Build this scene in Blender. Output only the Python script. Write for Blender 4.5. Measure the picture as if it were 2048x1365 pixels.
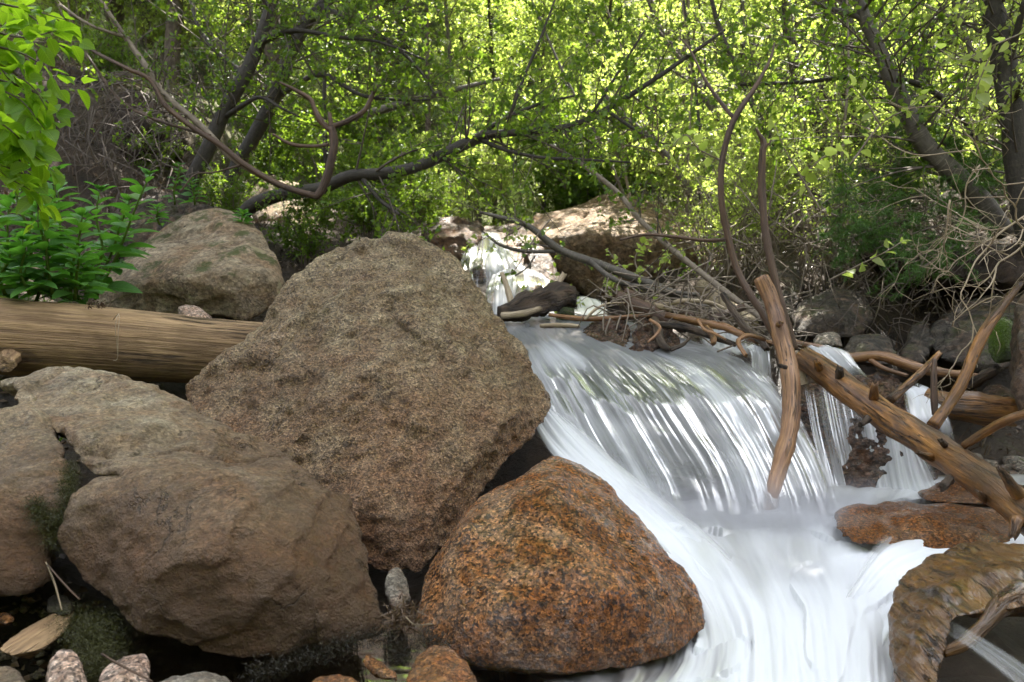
import bpy, math, random
import numpy as np
from mathutils import Vector, Matrix

for o in list(bpy.data.objects): bpy.data.objects.remove(o, do_unlink=True)
SC = bpy.context.scene
COL = SC.collection

# ------------------------------------------------------------------ camera, sky, sun, exposure
F = 2048 * 28.0 / 36.0                     # focal length in pixels of the 2048 wide photograph
PITCH = math.radians(-6.0)
CAM = np.array([0.0, 0.0, 0.70])
FWD = np.array([0.0, math.cos(PITCH), math.sin(PITCH)])
UPV = np.array([0.0, -math.sin(PITCH), math.cos(PITCH)])
cd = bpy.data.cameras.new("camera"); cam = bpy.data.objects.new("camera", cd); COL.objects.link(cam)
cd.lens = 28.0; cd.sensor_width = 36.0; cd.clip_start = 0.05; cd.clip_end = 1000.0
cam.location = CAM; cam.rotation_euler = (math.radians(90) + PITCH, 0, 0)
SC.camera = cam
cd.dof.use_dof = True; cd.dof.focus_distance = 2.1; cd.dof.aperture_fstop = 6.3

SUN_EL, SUN_AZ = math.radians(56), math.radians(18)   # azimuth from +Y (upstream) towards +X
w = bpy.data.worlds.new("World"); SC.world = w; w.use_nodes = True
nt = w.node_tree; nt.nodes.clear()
sky = nt.nodes.new("ShaderNodeTexSky"); sky.sky_type = 'NISHITA'; sky.sun_disc = False
sky.sun_elevation = SUN_EL; sky.sun_rotation = SUN_AZ; sky.air_density = 1.0; sky.dust_density = 1.5
bg = nt.nodes.new("ShaderNodeBackground"); bg.inputs[1].default_value = 0.15
wo = nt.nodes.new("ShaderNodeOutputWorld")
hs = nt.nodes.new("ShaderNodeHueSaturation"); hs.inputs['Saturation'].default_value = 0.28
nt.links.new(sky.outputs[0], hs.inputs['Color']); nt.links.new(hs.outputs[0], bg.inputs[0]); nt.links.new(bg.outputs[0], wo.inputs[0])
sd = bpy.data.lights.new("sun", 'SUN'); sd.energy = 5.0; sd.angle = math.radians(0.5); sd.color = (1.0, 0.95, 0.86)
sun = bpy.data.objects.new("sun", sd); COL.objects.link(sun)
SUND = Vector((math.sin(SUN_AZ) * math.cos(SUN_EL), math.cos(SUN_AZ) * math.cos(SUN_EL), math.sin(SUN_EL)))
sun.rotation_euler = SUND.to_track_quat('Z', 'Y').to_euler(); sun.location = (3, 6, 12)
SC.view_settings.view_transform = 'Standard'; SC.view_settings.look = 'None'
SC.view_settings.gamma = 1.0; SC.view_settings.exposure = 2.65
SC.render.engine = 'CYCLES'
cy = SC.cycles
cy.use_denoising = True; cy.max_bounces = 8; cy.diffuse_bounces = 4; cy.glossy_bounces = 3
cy.transmission_bounces = 4; cy.transparent_max_bounces = 24; cy.sample_clamp_indirect = 4.0
cy.caustics_reflective = False; cy.caustics_refractive = False

# ------------------------------------------------------------------ maths helpers
def P(px, py, d):
    """world point seen at photo pixel (px, py) at depth d metres"""
    return CAM + d * FWD + np.array([1.0, 0, 0]) * ((px - 1024) / F * d) + UPV * ((682.5 - py) / F * d)

RS = np.random.RandomState(7)
_perm = np.random.RandomState(3).permutation(256); _perm = np.concatenate([_perm, _perm])
_g = np.random.RandomState(4).normal(size=(256, 3)); _g /= np.linalg.norm(_g, axis=1)[:, None]
def pn(p):
    p = np.asarray(p, float); i = np.floor(p).astype(int); f = p - i; i = i & 255
    u = f * f * f * (f * (f * 6 - 15) + 10); r = 0
    for dx in (0, 1):
        for dy in (0, 1):
            for dz in (0, 1):
                h = _perm[(_perm[(_perm[(i[:, 0] + dx) & 255] + i[:, 1] + dy) & 255] + i[:, 2] + dz) & 255]
                g = _g[h]; dot = g[:, 0] * (f[:, 0] - dx) + g[:, 1] * (f[:, 1] - dy) + g[:, 2] * (f[:, 2] - dz)
                wx = u[:, 0] if dx else 1 - u[:, 0]; wy = u[:, 1] if dy else 1 - u[:, 1]; wz = u[:, 2] if dz else 1 - u[:, 2]
                r = r + wx * wy * wz * dot
    return r * 1.5
def fbm(p, oc=4, gain=0.5):
    a = 1; s = 0; p = np.asarray(p, float)
    for k in range(oc): s = s + a * pn(p + 17.3 * k); p = p * 2.03; a *= gain
    return s
def ridged(p, oc=4):
    a = 1; s = 0
    for k in range(oc): s = s + a * (1 - 2 * np.abs(pn(p + 9.1 * k))); p = p * 2.1; a *= 0.5
    return s
def smooth(x, a, b):
    t = np.clip((x - a) / (b - a), 0, 1); return t * t * (3 - 2 * t)
def unit(v):
    v = np.asarray(v, float); return v / np.maximum(np.linalg.norm(v, axis=-1, keepdims=True), 1e-9)
def catmull(pts, n):
    """resample rows of pts (k x m) to n rows on a Catmull-Rom spline"""
    p = np.asarray(pts, float); k = len(p)
    if k == 2: t = np.linspace(0, 1, n)[:, None]; return p[0] * (1 - t) + p[1] * t
    q = np.vstack([2 * p[0] - p[1], p, 2 * p[-1] - p[-2]])
    t = np.linspace(0, k - 1, n); i = np.minimum(t.astype(int), k - 2); f = (t - i)[:, None]
    a, b, c, d = q[i], q[i + 1], q[i + 2], q[i + 3]
    return 0.5 * (2 * b + (c - a) * f + (2 * a - 5 * b + 4 * c - d) * f ** 2 + (3 * b - a - 3 * c + d) * f ** 3)

# ------------------------------------------------------------------ object helpers
class MB:
    """collects vertices and faces, then links them as ONE mesh object"""
    def __init__(s): s.v = []; s.f = {}; s.g = []; s.n = 0; s.a = {}
    def add(s, v, *faces, gv=None, mi=0):
        v = np.asarray(v, float).reshape(-1, 3)
        for f in faces:
            f = np.asarray(f, int)
            if len(f): s.f.setdefault((f.shape[1], mi), []).append(f + s.n)
        s.v.append(v); s.g.append(np.zeros_like(v) if gv is None else gv); s.n += len(v)
    def mesh(s, name, mats, smooth_=True, attrs=None):
        m = bpy.data.meshes.new(name)
        if not s.v: return m
        v = np.concatenate(s.v); loops = []; starts = []; tot = 0; mis = []
        for (k, mi), fs in s.f.items():
            f = np.concatenate(fs); loops.append(f.ravel()); starts.append(tot + np.arange(len(f)) * k)
            tot += f.size; mis.append(np.full(len(f), mi))
        loops = np.concatenate(loops); starts = np.concatenate(starts); mis = np.concatenate(mis)
        m.vertices.add(len(v)); m.vertices.foreach_set('co', v.ravel())
        m.loops.add(len(loops)); m.loops.foreach_set('vertex_index', loops)
        m.polygons.add(len(starts)); m.polygons.foreach_set('loop_start', starts)
        m.polygons.foreach_set('material_index', mis)
        m.polygons.foreach_set('use_smooth', np.full(len(starts), smooth_))
        m.update(calc_edges=True)
        at = m.attributes.new('gv', 'FLOAT_VECTOR', 'POINT'); at.data.foreach_set('vector', np.concatenate(s.g).ravel())
        for k, a in (attrs or {}).items():
            at = m.attributes.new(k, 'FLOAT', 'POINT'); at.data.foreach_set('value', np.asarray(a, float).ravel())
        for mt in (mats if isinstance(mats, (list, tuple)) else [mats]): m.materials.append(mt)
        return m
    def build(s, name, mats, parent=None, smooth_=True, attrs=None):
        return link(name, s.mesh(name, mats, smooth_, attrs), parent)
def link(name, data, parent=None):
    o = bpy.data.objects.new(name, data); COL.objects.link(o)
    if parent is not None: o.parent = parent; o.matrix_parent_inverse = Matrix.Translation(-parent.location)
    return o
def tag(o, label=None, cat=None, group=None, kind=None):
    if label: o['label'] = label
    if cat: o['category'] = cat
    if group: o['group'] = group
    if kind: o['kind'] = kind
    return o
def empty(name, loc, label=None, cat=None, group=None):
    o = bpy.data.objects.new(name, None); COL.objects.link(o); o.location = Vector(loc); o.empty_display_size = 0.1
    return tag(o, label, cat, group)
def center(o):
    """move a single-mesh thing's origin to the middle of its base"""
    me = o.data; n = len(me.vertices); v = np.empty(n * 3); me.vertices.foreach_get('co', v); v = v.reshape(-1, 3)
    c = v.mean(0); c[2] = v[:, 2].min(); me.vertices.foreach_set('co', (v - c).ravel()); o.location = Vector(c); me.update(); return o

def tube(mb, pts, rad, sides=10, n=None, rough=0.0, seed=0, mi=0, taper_end=False, jag=0.0, lobes=0.0):
    """pts k x 3, rad k -> tube; gv = (x, y round the axis, length along)"""
    pts = np.asarray(pts, float); rad = np.asarray(rad, float)
    if n is None: n = max(len(pts) * 5, 6)
    r = catmull(np.hstack([pts, rad[:, None]]), n); c = r[:, :3]; rr = np.maximum(r[:, 3], 0.0004)
    t = unit(np.gradient(c, axis=0)); ref = np.array([0.31, 0.2, 0.93]) if abs(t[0] @ np.array([0.31, 0.2, 0.93])) < 0.9 else np.array([1.0, 0, 0])
    a = np.zeros_like(t); a[0] = unit(np.cross(t[0], ref))
    for i in range(1, n): a[i] = unit(a[i - 1] - t[i] * (a[i - 1] @ t[i]))
    b = np.cross(t, a); th = np.linspace(0, 2 * math.pi, sides, endpoint=False)
    ln = np.concatenate([[0], np.cumsum(np.linalg.norm(np.diff(c, axis=0), axis=1))])
    cs, sn = np.cos(th), np.sin(th)
    R = np.repeat(rr[:, None], sides, 1)
    gv = np.stack([cs[None] * R + seed * 3.1, sn[None] * R, np.repeat(ln[:, None], sides, 1)], -1)
    if rough:
        q = gv.reshape(-1, 3) / max(rr.max(), 1e-4); q = q * np.array([1.3, 1.3, 0.5]) + seed
        R = R * (1 + rough * fbm(q, 3).reshape(n, sides))
    if lobes: R = R * (1 + lobes * np.cos(3 * th[None] + seed + ln[:, None] * 3))
    if taper_end: R[-1] *= 0.15
    if jag: 
        j = np.random.RandomState(seed + 5).uniform(-jag, jag, sides) * rr[-1]
        c2 = c[-1][None] + t[-1][None] * j[:, None]
    V = c[:, None] + a[:, None] * (cs[None] * R)[..., None] + b[:, None] * (sn[None] * R)[..., None]
    if jag: V[-1] += t[-1][None] * j[:, None]
    idx = np.arange(n * sides).reshape(n, sides); nx = np.roll(idx, -1, 1)
    q = np.stack([idx[:-1], nx[:-1], nx[1:], idx[1:]], -1).reshape(-1, 4)
    v = np.vstack([V.reshape(-1, 3), c[0] , c[-1] - t[-1] * (jag * rr[-1] * 0.5)]); g = np.vstack([gv.reshape(-1, 3), [[seed * 3.1, 0, 0]], [[seed * 3.1, 0, ln[-1]]]])
    N = n * sides
    cap = np.vstack([np.stack([nx[0], idx[0], np.full(sides, N)], -1), np.stack([idx[-1], nx[-1], np.full(sides, N + 1)], -1)])
    mb.add(v, q, cap, gv=g, mi=mi)

def twigs(mb, S, D, L, B, r0, segs=4, mi=0):
    """many thin three-sided twigs at once: start S, direction D, length L, bend B"""
    n = len(S)
    if n == 0: return
    t = np.linspace(0, 1, segs + 1)
    c = S[:, None] + D[:, None] * (L[:, None] * t[None])[..., None] + B[:, None] * (t ** 2)[None, :, None]
    tg = unit(D * L[:, None] + B); a = unit(np.cross(tg, np.array([0.3, 0.5, 0.81]))); b = np.cross(tg, a)
    rad = np.asarray(r0).reshape(-1, 1) * (1 - 0.75 * t)[None]; V = []
    for k in range(3):
        x = math.cos(k * 2.0944); y = math.sin(k * 2.0944)
        V.append(c + (a * x + b * y)[:, None] * rad[..., None])
    V = np.stack(V, 2); idx = np.arange(n * (segs + 1) * 3).reshape(n, segs + 1, 3); nx = np.roll(idx, -1, 2)
    q = np.stack([idx[:, :-1], nx[:, :-1], nx[:, 1:], idx[:, 1:]], -1).reshape(-1, 4)
    mb.add(V.reshape(-1, 3), q, gv=np.tile(np.array([[0.0, 0, 0]]), (V.size // 3, 1)) + V.reshape(-1, 3) * 0.3, mi=mi)
def on_twig(S, D, L, B, i, t):
    return S[i] + D[i] * (L[i] * t)[:, None] + B[i] * (t ** 2)[:, None]

LEAF4 = (np.array([[0, 0, 0], [.42, .33, .10], [1, 0, -.05], [.42, -.33, .10]]), np.array([[0, 1, 2], [0, 2, 3]]))
def _fine_leaf(nu=7, wid=0.36):
    t = np.linspace(0, 1, nu); wv = wid * np.sin(math.pi * t ** 0.8) ** 0.8; wv[0] = 0.02; wv[-1] = 0.0
    zz = -0.25 * t ** 2
    v = []
    for i in range(nu):
        s = 1 + 0.06 * (i % 2)
        v += [[t[i], wv[i] * s, zz[i] + wv[i] * .35], [t[i], 0, zz[i]], [t[i], -wv[i] * s, zz[i] + wv[i] * .35]]
    f = []
    for i in range(nu - 1):
        a = i * 3; f += [[a, a + 1, a + 4, a + 3], [a + 1, a + 2, a + 5, a + 4]]
    return np.array(v), np.array(f)
LEAFF = _fine_leaf(); LEAFW = _fine_leaf(7, 0.26); LEAFR = _fine_leaf(6, 0.42)
NEEDLE = (np.array([[0, .055, 0], [0, -.055, 0], [1, 0, 0]]), np.array([[0, 1, 2]]))
def leaves(mb, pos, dirs, size, rs, tmpl=LEAF4, tilt=0.8, mi=0, up=(0, 0, 1)):
    n = len(pos)
    if n == 0: return
    x = unit(dirs); nrm = unit(np.array(up)[None] + rs.normal(size=(n, 3)) * tilt)
    y = unit(np.cross(nrm, x)); z = np.cross(x, y)
    T, Fc = tmpl; size = np.broadcast_to(size, (n,))
    V = pos[:, None] + size[:, None, None] * (T[None, :, 0, None] * x[:, None] + T[None, :, 1, None] * y[:, None] + T[None, :, 2, None] * z[:, None])
    k = len(T); f = (Fc[None] + (np.arange(n) * k)[:, None, None]).reshape(-1, Fc.shape[1])
    gv = np.zeros((n, k, 3)); gv[:, :, 0] = T[None, :, 0]; gv[:, :, 1] = T[None, :, 1]
    mb.add(V.reshape(-1, 3), f, gv=gv.reshape(-1, 3), mi=mi)

def hull_verts_faces(pts):
    import bmesh
    bm = bmesh.new()
    for p in pts: bm.verts.new(p)
    r = bmesh.ops.convex_hull(bm, input=bm.verts)
    bmesh.ops.delete(bm, geom=list({e for e in r['geom_interior'] + r['geom_unused'] if isinstance(e, bmesh.types.BMVert)}), context='VERTS')
    bm.verts.index_update(); v = np.array([x.co[:] for x in bm.verts]); f = np.array([[a.index for a in fc.verts] for fc in bm.faces if len(fc.verts) == 3])
    bm.free(); return v, f
def remesh(v, f, vox):
    me = bpy.data.meshes.new('t'); me.from_pydata(v.tolist(), [], f.tolist()); ob = bpy.data.objects.new('t', me); COL.objects.link(ob)
    md = ob.modifiers.new('r', 'REMESH'); md.mode = 'VOXEL'; md.voxel_size = vox
    dg = bpy.context.evaluated_depsgraph_get(); ev = ob.evaluated_get(dg); m2 = ev.to_mesh()
    V = np.empty(len(m2.vertices) * 3); m2.vertices.foreach_get('co', V); V = V.reshape(-1, 3)
    Q = np.empty(len(m2.polygons) * 4, int); m2.polygons.foreach_get('vertices', Q) if len(m2.loops) == 4 * len(m2.polygons) else None
    Q = Q.reshape(-1, 4) if len(m2.loops) == 4 * len(m2.polygons) else np.array([list(p.vertices)[:4] for p in m2.polygons if len(p.vertices) == 4])
    ev.to_mesh_clear(); bpy.data.objects.remove(ob); bpy.data.meshes.remove(me); return V, Q
def relax(V, Q, it, lam=0.6):
    e = np.vstack([Q[:, [0, 1]], Q[:, [1, 2]], Q[:, [2, 3]], Q[:, [3, 0]]]); e = np.vstack([e, e[:, ::-1]])
    deg = np.bincount(e[:, 0], minlength=len(V))[:, None]
    for _ in range(it):
        s = np.stack([np.bincount(e[:, 0], weights=V[e[:, 1], k], minlength=len(V)) for k in range(3)], 1)
        V = V + lam * (s / np.maximum(deg, 1) - V)
    return V
def normals(V, Q):
    n = np.cross(V[Q[:, 2]] - V[Q[:, 0]], V[Q[:, 3]] - V[Q[:, 1]]); N = np.zeros_like(V)
    for k in range(4):
        for c in range(3): N[:, c] += np.bincount(Q[:, k], weights=n[:, c], minlength=len(V))
    return unit(N)
def rock(name, label, mat, hulls, thick=0.4, vox=0.012, rnd=6, amp=0.02, freq=3.0, ledge=0.0, ledge_dir=(0.2, 0.3, 1), ledge_k=9, seed=1,
         fine=0.35, extra=None, cat='rock', group=None, pull=0.22, kind_name=True, cracks=0.0, carve=None, chips=0, chip=.03):
    vs, fs, n = [], [], 0
    for h in hulls:
        a = np.array([P(*p[:3]) for p in h]); c = a.mean(0); dv = unit(c - CAM) * thick; b = a + dv; cc = c + dv + np.array([0, 0, -0.04]); b = b + (cc - b) * pull
        v, f = hull_verts_faces(np.vstack([a, b])); vs.append(v); fs.append(f + n); n += len(v)
    V, Q = remesh(np.vstack(vs), np.vstack(fs), vox); V = relax(V, Q, rnd); N = normals(V, Q)
    if chips:
        rc = np.random.RandomState(seed + 900); acc = np.zeros(len(V))
        for k in rc.randint(0, len(V), chips):
            nk = unit(N[k] + rc.normal(size=3) * .38); off = V[k] @ nk - chip * rc.uniform(.1, 1.0); h = V @ nk - off; near = np.linalg.norm(V - V[k], axis=1)
            h = np.where(near < chip * 14, np.maximum(h, 0), 0) * smooth(chip * 14 - near, 0, chip * 3)
            h = chip * 1.3 * np.tanh(h / (chip * 1.3)) * np.clip(1 - acc / (1.6 * chip), 0, 1); acc += h; V = V - nk * h[:, None]
        V = relax(V, Q, 1, .5); N = normals(V, Q)
    d = amp * fbm(V * freq + seed * 5.3, 3)
    q = V * freq * 3.2 + seed; d = d + amp * fine * (np.sqrt(fbm(q * np.array([1, 1, 1.5]), 4) ** 2 + .02) * -1.3 + 0.3)
    d = d + amp * fine * 0.35 * fbm(V * freq * 14 + seed, 2)
    if ledge:
        ld = unit(np.array(ledge_dir)); t = (V @ ld) * ledge_k + 0.9 * fbm(V * freq * 0.8 + seed * 2, 3); s = t - np.floor(t)
        d = d + ledge * (smooth(s, 0.0, 0.12) - s) * (0.4 + 0.8 * np.clip(fbm(V * 2.2 + seed, 2) + 0.4, 0, 1))
    if cracks:
        c = np.abs(fbm(V * freq * 0.55 + seed * 3.7, 3)); d = d - cracks * np.exp(-(c / 0.02) ** 2) * smooth(fbm(V * freq * .5 + 40 + seed, 2), -0.1, 0.3)
    V = V + N * d[:, None]
    if carve: V = carve(V, N)
    mb = MB(); mb.add(V, Q, gv=V - V.mean(0)); o = mb.build(name, mat)
    tag(o, label, cat, group); return center(o)

# ------------------------------------------------------------------ materials
class NT:
    def __init__(s, name):
        s.m = bpy.data.materials.new(name); s.m.use_nodes = True; s.t = s.m.node_tree; s.t.nodes.clear()
    def n(s, typ, ins=None, **kw):
        x = s.t.nodes.new(typ)
        for k, v in kw.items(): setattr(x, k, v)
        for k, v in (ins or {}).items():
            if isinstance(v, bpy.types.NodeSocket): s.t.links.new(v, x.inputs[k])
            else: x.inputs[k].default_value = v
        return x
    def noise(s, vec, scale, detail=4, rough=0.55, dist=0.0):
        return s.n("ShaderNodeTexNoise", {'Vector': vec, 'Scale': scale, 'Detail': detail, 'Roughness': rough, 'Distortion': dist}).outputs[0]
    def ramp(s, fac, stops, interp='LINEAR'):
        r = s.n("ShaderNodeValToRGB", {'Fac': fac}); cr = r.color_ramp; cr.interpolation = interp
        while len(cr.elements) < len(stops): cr.elements.new(0.5)
        for e, (p, c) in zip(cr.elements, stops):
            e.position = p; e.color = (c, c, c, 1) if isinstance(c, (int, float)) else (*c, 1)
        return r.outputs[0]
    def mix(s, fac, a, b, mode='MIX'):
        x = s.n("ShaderNodeMix", data_type='RGBA', blend_type=mode); x.clamp_factor = True
        for i, v in ((0, fac), (6, a), (7, b)):
            if isinstance(v, bpy.types.NodeSocket): s.t.links.new(v, x.inputs[i])
            else: x.inputs[i].default_value = v if i == 0 else (*v, 1)
        return x.outputs[2]
    def math(s, op, a, b=0.0, clamp=False):
        x = s.n("ShaderNodeMath", operation=op); x.use_clamp = clamp
        for i, v in ((0, a), (1, b)):
            if isinstance(v, bpy.types.NodeSocket): s.t.links.new(v, x.inputs[i])
            else: x.inputs[i].default_value = v
        return x.outputs[0]
    def mapr(s, v, a, b, c=0.0, d=1.0):
        x = s.n("ShaderNodeMapRange", {0: v, 1: a, 2: b, 3: c, 4: d}); return x.outputs[0]
    def scale(s, vec, sc):
        return s.n("ShaderNodeMapping", {'Vector': vec, 'Scale': sc}).outputs[0]
    def bump(s, h, dist, strength=1.0, nrm=None):
        i = {'Height': h, 'Distance': dist, 'Strength': strength}
        if nrm is not None: i['Normal'] = nrm
        return s.n("ShaderNodeBump", i).outputs[0]
    def out(s, sh, disp=None):
        s.n("ShaderNodeOutputMaterial", {'Surface': sh}); return s.m
    def attr(s, name): return s.n("ShaderNodeAttribute", attribute_name=name)
    def wpos(s): return s.n("ShaderNodeNewGeometry").outputs['Position']

def rock_mat(name, base, dark, light, rust=(0.28, 0.09, 0.02), rust_z=None, rust_amt=0.0, speck=110.0, speck_amt=0.6, rough=(0.45, 0.8),
             bump=0.006, moss=0.0, streak=None, wet_top=0.0, pink=(0.36, 0.2, 0.13), big=2.2, rust_x=None, lichen=0.0, coat=0.0, darkz=None):
    s = NT(name); p = s.n("ShaderNodeTexCoord").outputs['Object']; wp = s.wpos(); xyz = s.n("ShaderNodeSeparateXYZ", {0: wp})
    big_n = s.noise(p, big, 6, 0.66, 0.6); mid = s.noise(p, big * 5, 5, 0.65)
    c = s.mix(s.ramp(big_n, [(0.3, 0.0), (0.68, 1.0)]), dark, base)
    c = s.mix(s.ramp(mid, [(0.44, 0.0), (0.66, 0.9)]), c, light)
    c = s.mix(s.ramp(s.noise(p, big * 2.6 + 1, 5, 0.7, 1.0), [(0.5, 0.0), (0.7, 0.6)]), c, pink)
    # rusty mineral stain: patches, more of it towards the waterline
    r_n = s.noise(p, big * 1.3, 5, 0.7, 0.8); fac = s.ramp(r_n, [(0.45, 0.0), (0.65, 1.0)])
    if rust_z:
        k = s.mapr(xyz.outputs[2], rust_z[0], rust_z[1], 1.0, 0.0)
        if rust_x: k = s.math('MAXIMUM', k, s.mapr(xyz.outputs[0], rust_x[0], rust_x[1], 0.0, 1.0))
        k2 = s.math('ADD', k, s.math('MULTIPLY', s.math('SUBTRACT', r_n, 0.5), 1.6)); fac = s.math('MULTIPLY', k2, rust_amt, True)
    else: fac = s.math('MULTIPLY', fac, rust_amt)
    c = s.mix(fac, c, rust)
    # mineral grains
    v1 = s.n("ShaderNodeTexVoronoi", {'Vector': p, 'Scale': speck, 'Randomness': 1.0}); g1 = s.n("ShaderNodeSeparateColor", {0: v1.outputs['Color']})
    v2 = s.n("ShaderNodeTexVoronoi", {'Vector': p, 'Scale': speck * 1.9}); g2 = s.n("ShaderNodeSeparateColor", {0: v2.outputs['Color']})
    gr = s.ramp(g1.outputs[0], [(0.0, 0.22), (0.2, 0.45), (0.35, 1.0), (0.7, 1.0), (0.78, 1.8), (1.0, 2.1)], 'CONSTANT')
    c = s.mix(speck_amt, c, s.mix(1.0, c, gr, 'MULTIPLY'))
    gr2 = s.ramp(g2.outputs[1], [(0.0, 0.5), (0.3, 1.0), (0.75, 1.5)], 'CONSTANT')
    c = s.mix(speck_amt * 0.7, c, s.mix(1.0, c, gr2, 'MULTIPLY'))
    fine = s.noise(p, speck * 0.4, 6, 0.75)
    c = s.mix(0.8, c, s.mix(1.0, c, s.ramp(fine, [(0.3, 0.4), (0.7, 1.6)]), 'MULTIPLY'))
    if streak:   # dark water stains running down
        sp = s.scale(p, (6, 6, 1.0)); sf = s.ramp(s.noise(sp, 1.2, 5, 0.6), [(0.5, 0.0), (0.66, streak)]); c = s.mix(sf, c, (0.025, 0.018, 0.014))
    if lichen:
        lf = s.ramp(s.noise(p, 9, 3, 0.6), [(0.64, 0.0), (0.68, lichen)]); c = s.mix(lf, c, (0.42, 0.36, 0.2))
        lf = s.ramp(s.noise(p, 26, 4, 0.7), [(0.66, 0.0), (0.7, 0.9)]); c = s.mix(lf, c, (0.03, 0.028, 0.02))
    nrm = s.n("ShaderNodeNewGeometry").outputs['Normal']; nz = s.n("ShaderNodeSeparateXYZ", {0: nrm}).outputs[2]
    if moss:
        mf = s.math('MULTIPLY', s.ramp(s.noise(p, 7, 5, 0.7), [(0.52, 0.0), (0.6, 1.0)]), s.mapr(nz, 0.2, 0.7, 0.0, moss), True); c = s.mix(mf, c, (0.07, 0.085, 0.012))
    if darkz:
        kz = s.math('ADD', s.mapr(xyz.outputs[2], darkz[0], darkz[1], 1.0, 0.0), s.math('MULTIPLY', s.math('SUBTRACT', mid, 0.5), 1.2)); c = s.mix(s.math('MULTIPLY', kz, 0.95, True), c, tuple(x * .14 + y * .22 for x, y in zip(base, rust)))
    cn = s.math('ABSOLUTE', s.math('SUBTRACT', s.noise(p, big * 2.0 + .7, 7, 0.6, 0.3), 0.5)); ck = s.math('MULTIPLY', s.ramp(cn, [(0.0, 1.0), (0.010, 0.0)]), s.ramp(s.noise(p, big * 1.2 + 3, 3), [(0.5, 0.0), (0.58, 1.0)]))
    c = s.mix(s.math('MULTIPLY', ck, 0.75), c, tuple(x * .3 for x in dark))
    rg = s.mapr(s.noise(p, 30, 4, 0.6), 0.35, 0.65, rough[0], rough[1])
    h = s.math('ADD', s.math('MULTIPLY', s.noise(p, 16, 9, 0.75), 2.4), s.math('MULTIPLY', s.noise(p, 85, 5, 0.75), 0.9))
    h = s.math('SUBTRACT', s.math('ADD', h, s.math('MULTIPLY', v1.outputs['Distance'], 0.25)), s.math('MULTIPLY', ck, 0.8))
    b = s.n("ShaderNodeBsdfPrincipled", {'Base Color': c, 'Roughness': rg, 'Normal': s.bump(h, bump * 2.2, 1.0), 'Coat Weight': s.math('MULTIPLY', s.ramp(s.noise(p, 11, 5, 0.7), [(0.46, 0.12), (0.58, 1.0)]), coat), 'Coat Roughness': 0.07, 'Coat Normal': s.bump(h, bump * 0.9, 1.0)})
    return s.out(b.outputs[0])

def wood_mat(name, light, dark, grain=(60, 60, 3.0), rough=0.6, bump=0.004, wet=0.0, patches=None, knots=0.0, coat=0.0):
    s = NT(name); g = s.attr('gv').outputs['Vector']
    n1 = s.noise(s.scale(g, grain), 1.0, 6, 0.7, 0.4); n2 = s.noise(s.scale(g, (grain[0] * 3, grain[1] * 3, grain[2] * 2)), 1.0, 3, 0.6)
    c = s.mix(s.ramp(n1, [(0.36, 0.0), (0.62, 1.0)]), dark, light)
    c = s.mix(0.6, c, s.mix(1.0, c, s.ramp(n2, [(0.35, 0.5), (0.65, 1.35)]), 'MULTIPLY'))
    pt = s.noise(s.scale(g, (7, 7, 2.2)), 1.0, 5, 0.65, 0.5)
    c = s.mix(s.ramp(pt, [(0.48, 0.0), (0.62, 0.8)]), c, patches or tuple(x * 0.45 for x in dark))
    if knots:
        v = s.n("ShaderNodeTexVoronoi", {'Vector': s.scale(g, (40, 40, 22)), 'Scale': 1.0}); c = s.mix(s.ramp(v.outputs['Distance'], [(0.08, knots), (0.16, 0.0)]), c, (0.015, 0.008, 0.004))
    cn = s.math('ABSOLUTE', s.math('SUBTRACT', s.noise(s.scale(g, (grain[0] * .55, grain[1] * .55, grain[2] * .35)), 1.0, 5, 0.6, 0.2), 0.5)); ck = s.math('MULTIPLY', s.ramp(cn, [(0.0, 1.0), (0.022, 0.0)]), s.ramp(s.noise(s.scale(g, (9, 9, 3)), 1.0, 3), [(0.48, 0.0), (0.56, 1.0)]))
    c = s.mix(s.math('MULTIPLY', ck, 0.85), c, tuple(x * .12 for x in dark))
    h = s.math('SUBTRACT', s.math('ADD', n1, s.math('MULTIPLY', n2, 0.5)), s.math('MULTIPLY', ck, 1.2))
    nb = s.bump(h, bump)
    b = s.n("ShaderNodeBsdfPrincipled", {'Base Color': c, 'Roughness': s.mapr(pt, 0.35, 0.65, rough * 0.75, min(1, rough * 1.2)), 'Normal': nb, 'Coat Weight': s.math('MULTIPLY', s.ramp(s.noise(s.scale(g, (24, 24, 9)), 1.0, 4, 0.6), [(0.5, 0.05), (0.62, 1.0)]), coat), 'Coat Roughness': 0.08, 'Coat Normal': s.bump(n1, bump * 0.5)})
    return s.out(b.outputs[0])

def bark_mat(name, c1, c2, sc=40, rough=0.8, bump=0.006, lent=0.0, moss=0.0):
    s = NT(name); g = s.attr('gv').outputs['Vector']
    n1 = s.noise(s.scale(g, (sc, sc, sc * 0.5)), 1.0, 6, 0.7); c = s.mix(s.ramp(n1, [(0.35, 0.0), (0.65, 1.0)]), c1, c2)
    if lent: 
        l = s.noise(s.scale(g, (9, 9, 160)), 1.0, 3, 0.6); c = s.mix(s.ramp(l, [(0.56, 0.0), (0.66, lent)]), c, tuple(min(1, x * 2.4) for x in c2))
    if moss: c = s.mix(s.ramp(s.noise(s.scale(g, (11, 11, 5)), 1.0, 5), [(0.5, 0.0), (0.62, moss)]), c, (0.05, 0.07, 0.015))
    b = s.n("ShaderNodeBsdfPrincipled", {'Base Color': c, 'Roughness': rough, 'Normal': s.bump(n1, bump)}); return s.out(b.outputs[0])

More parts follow.
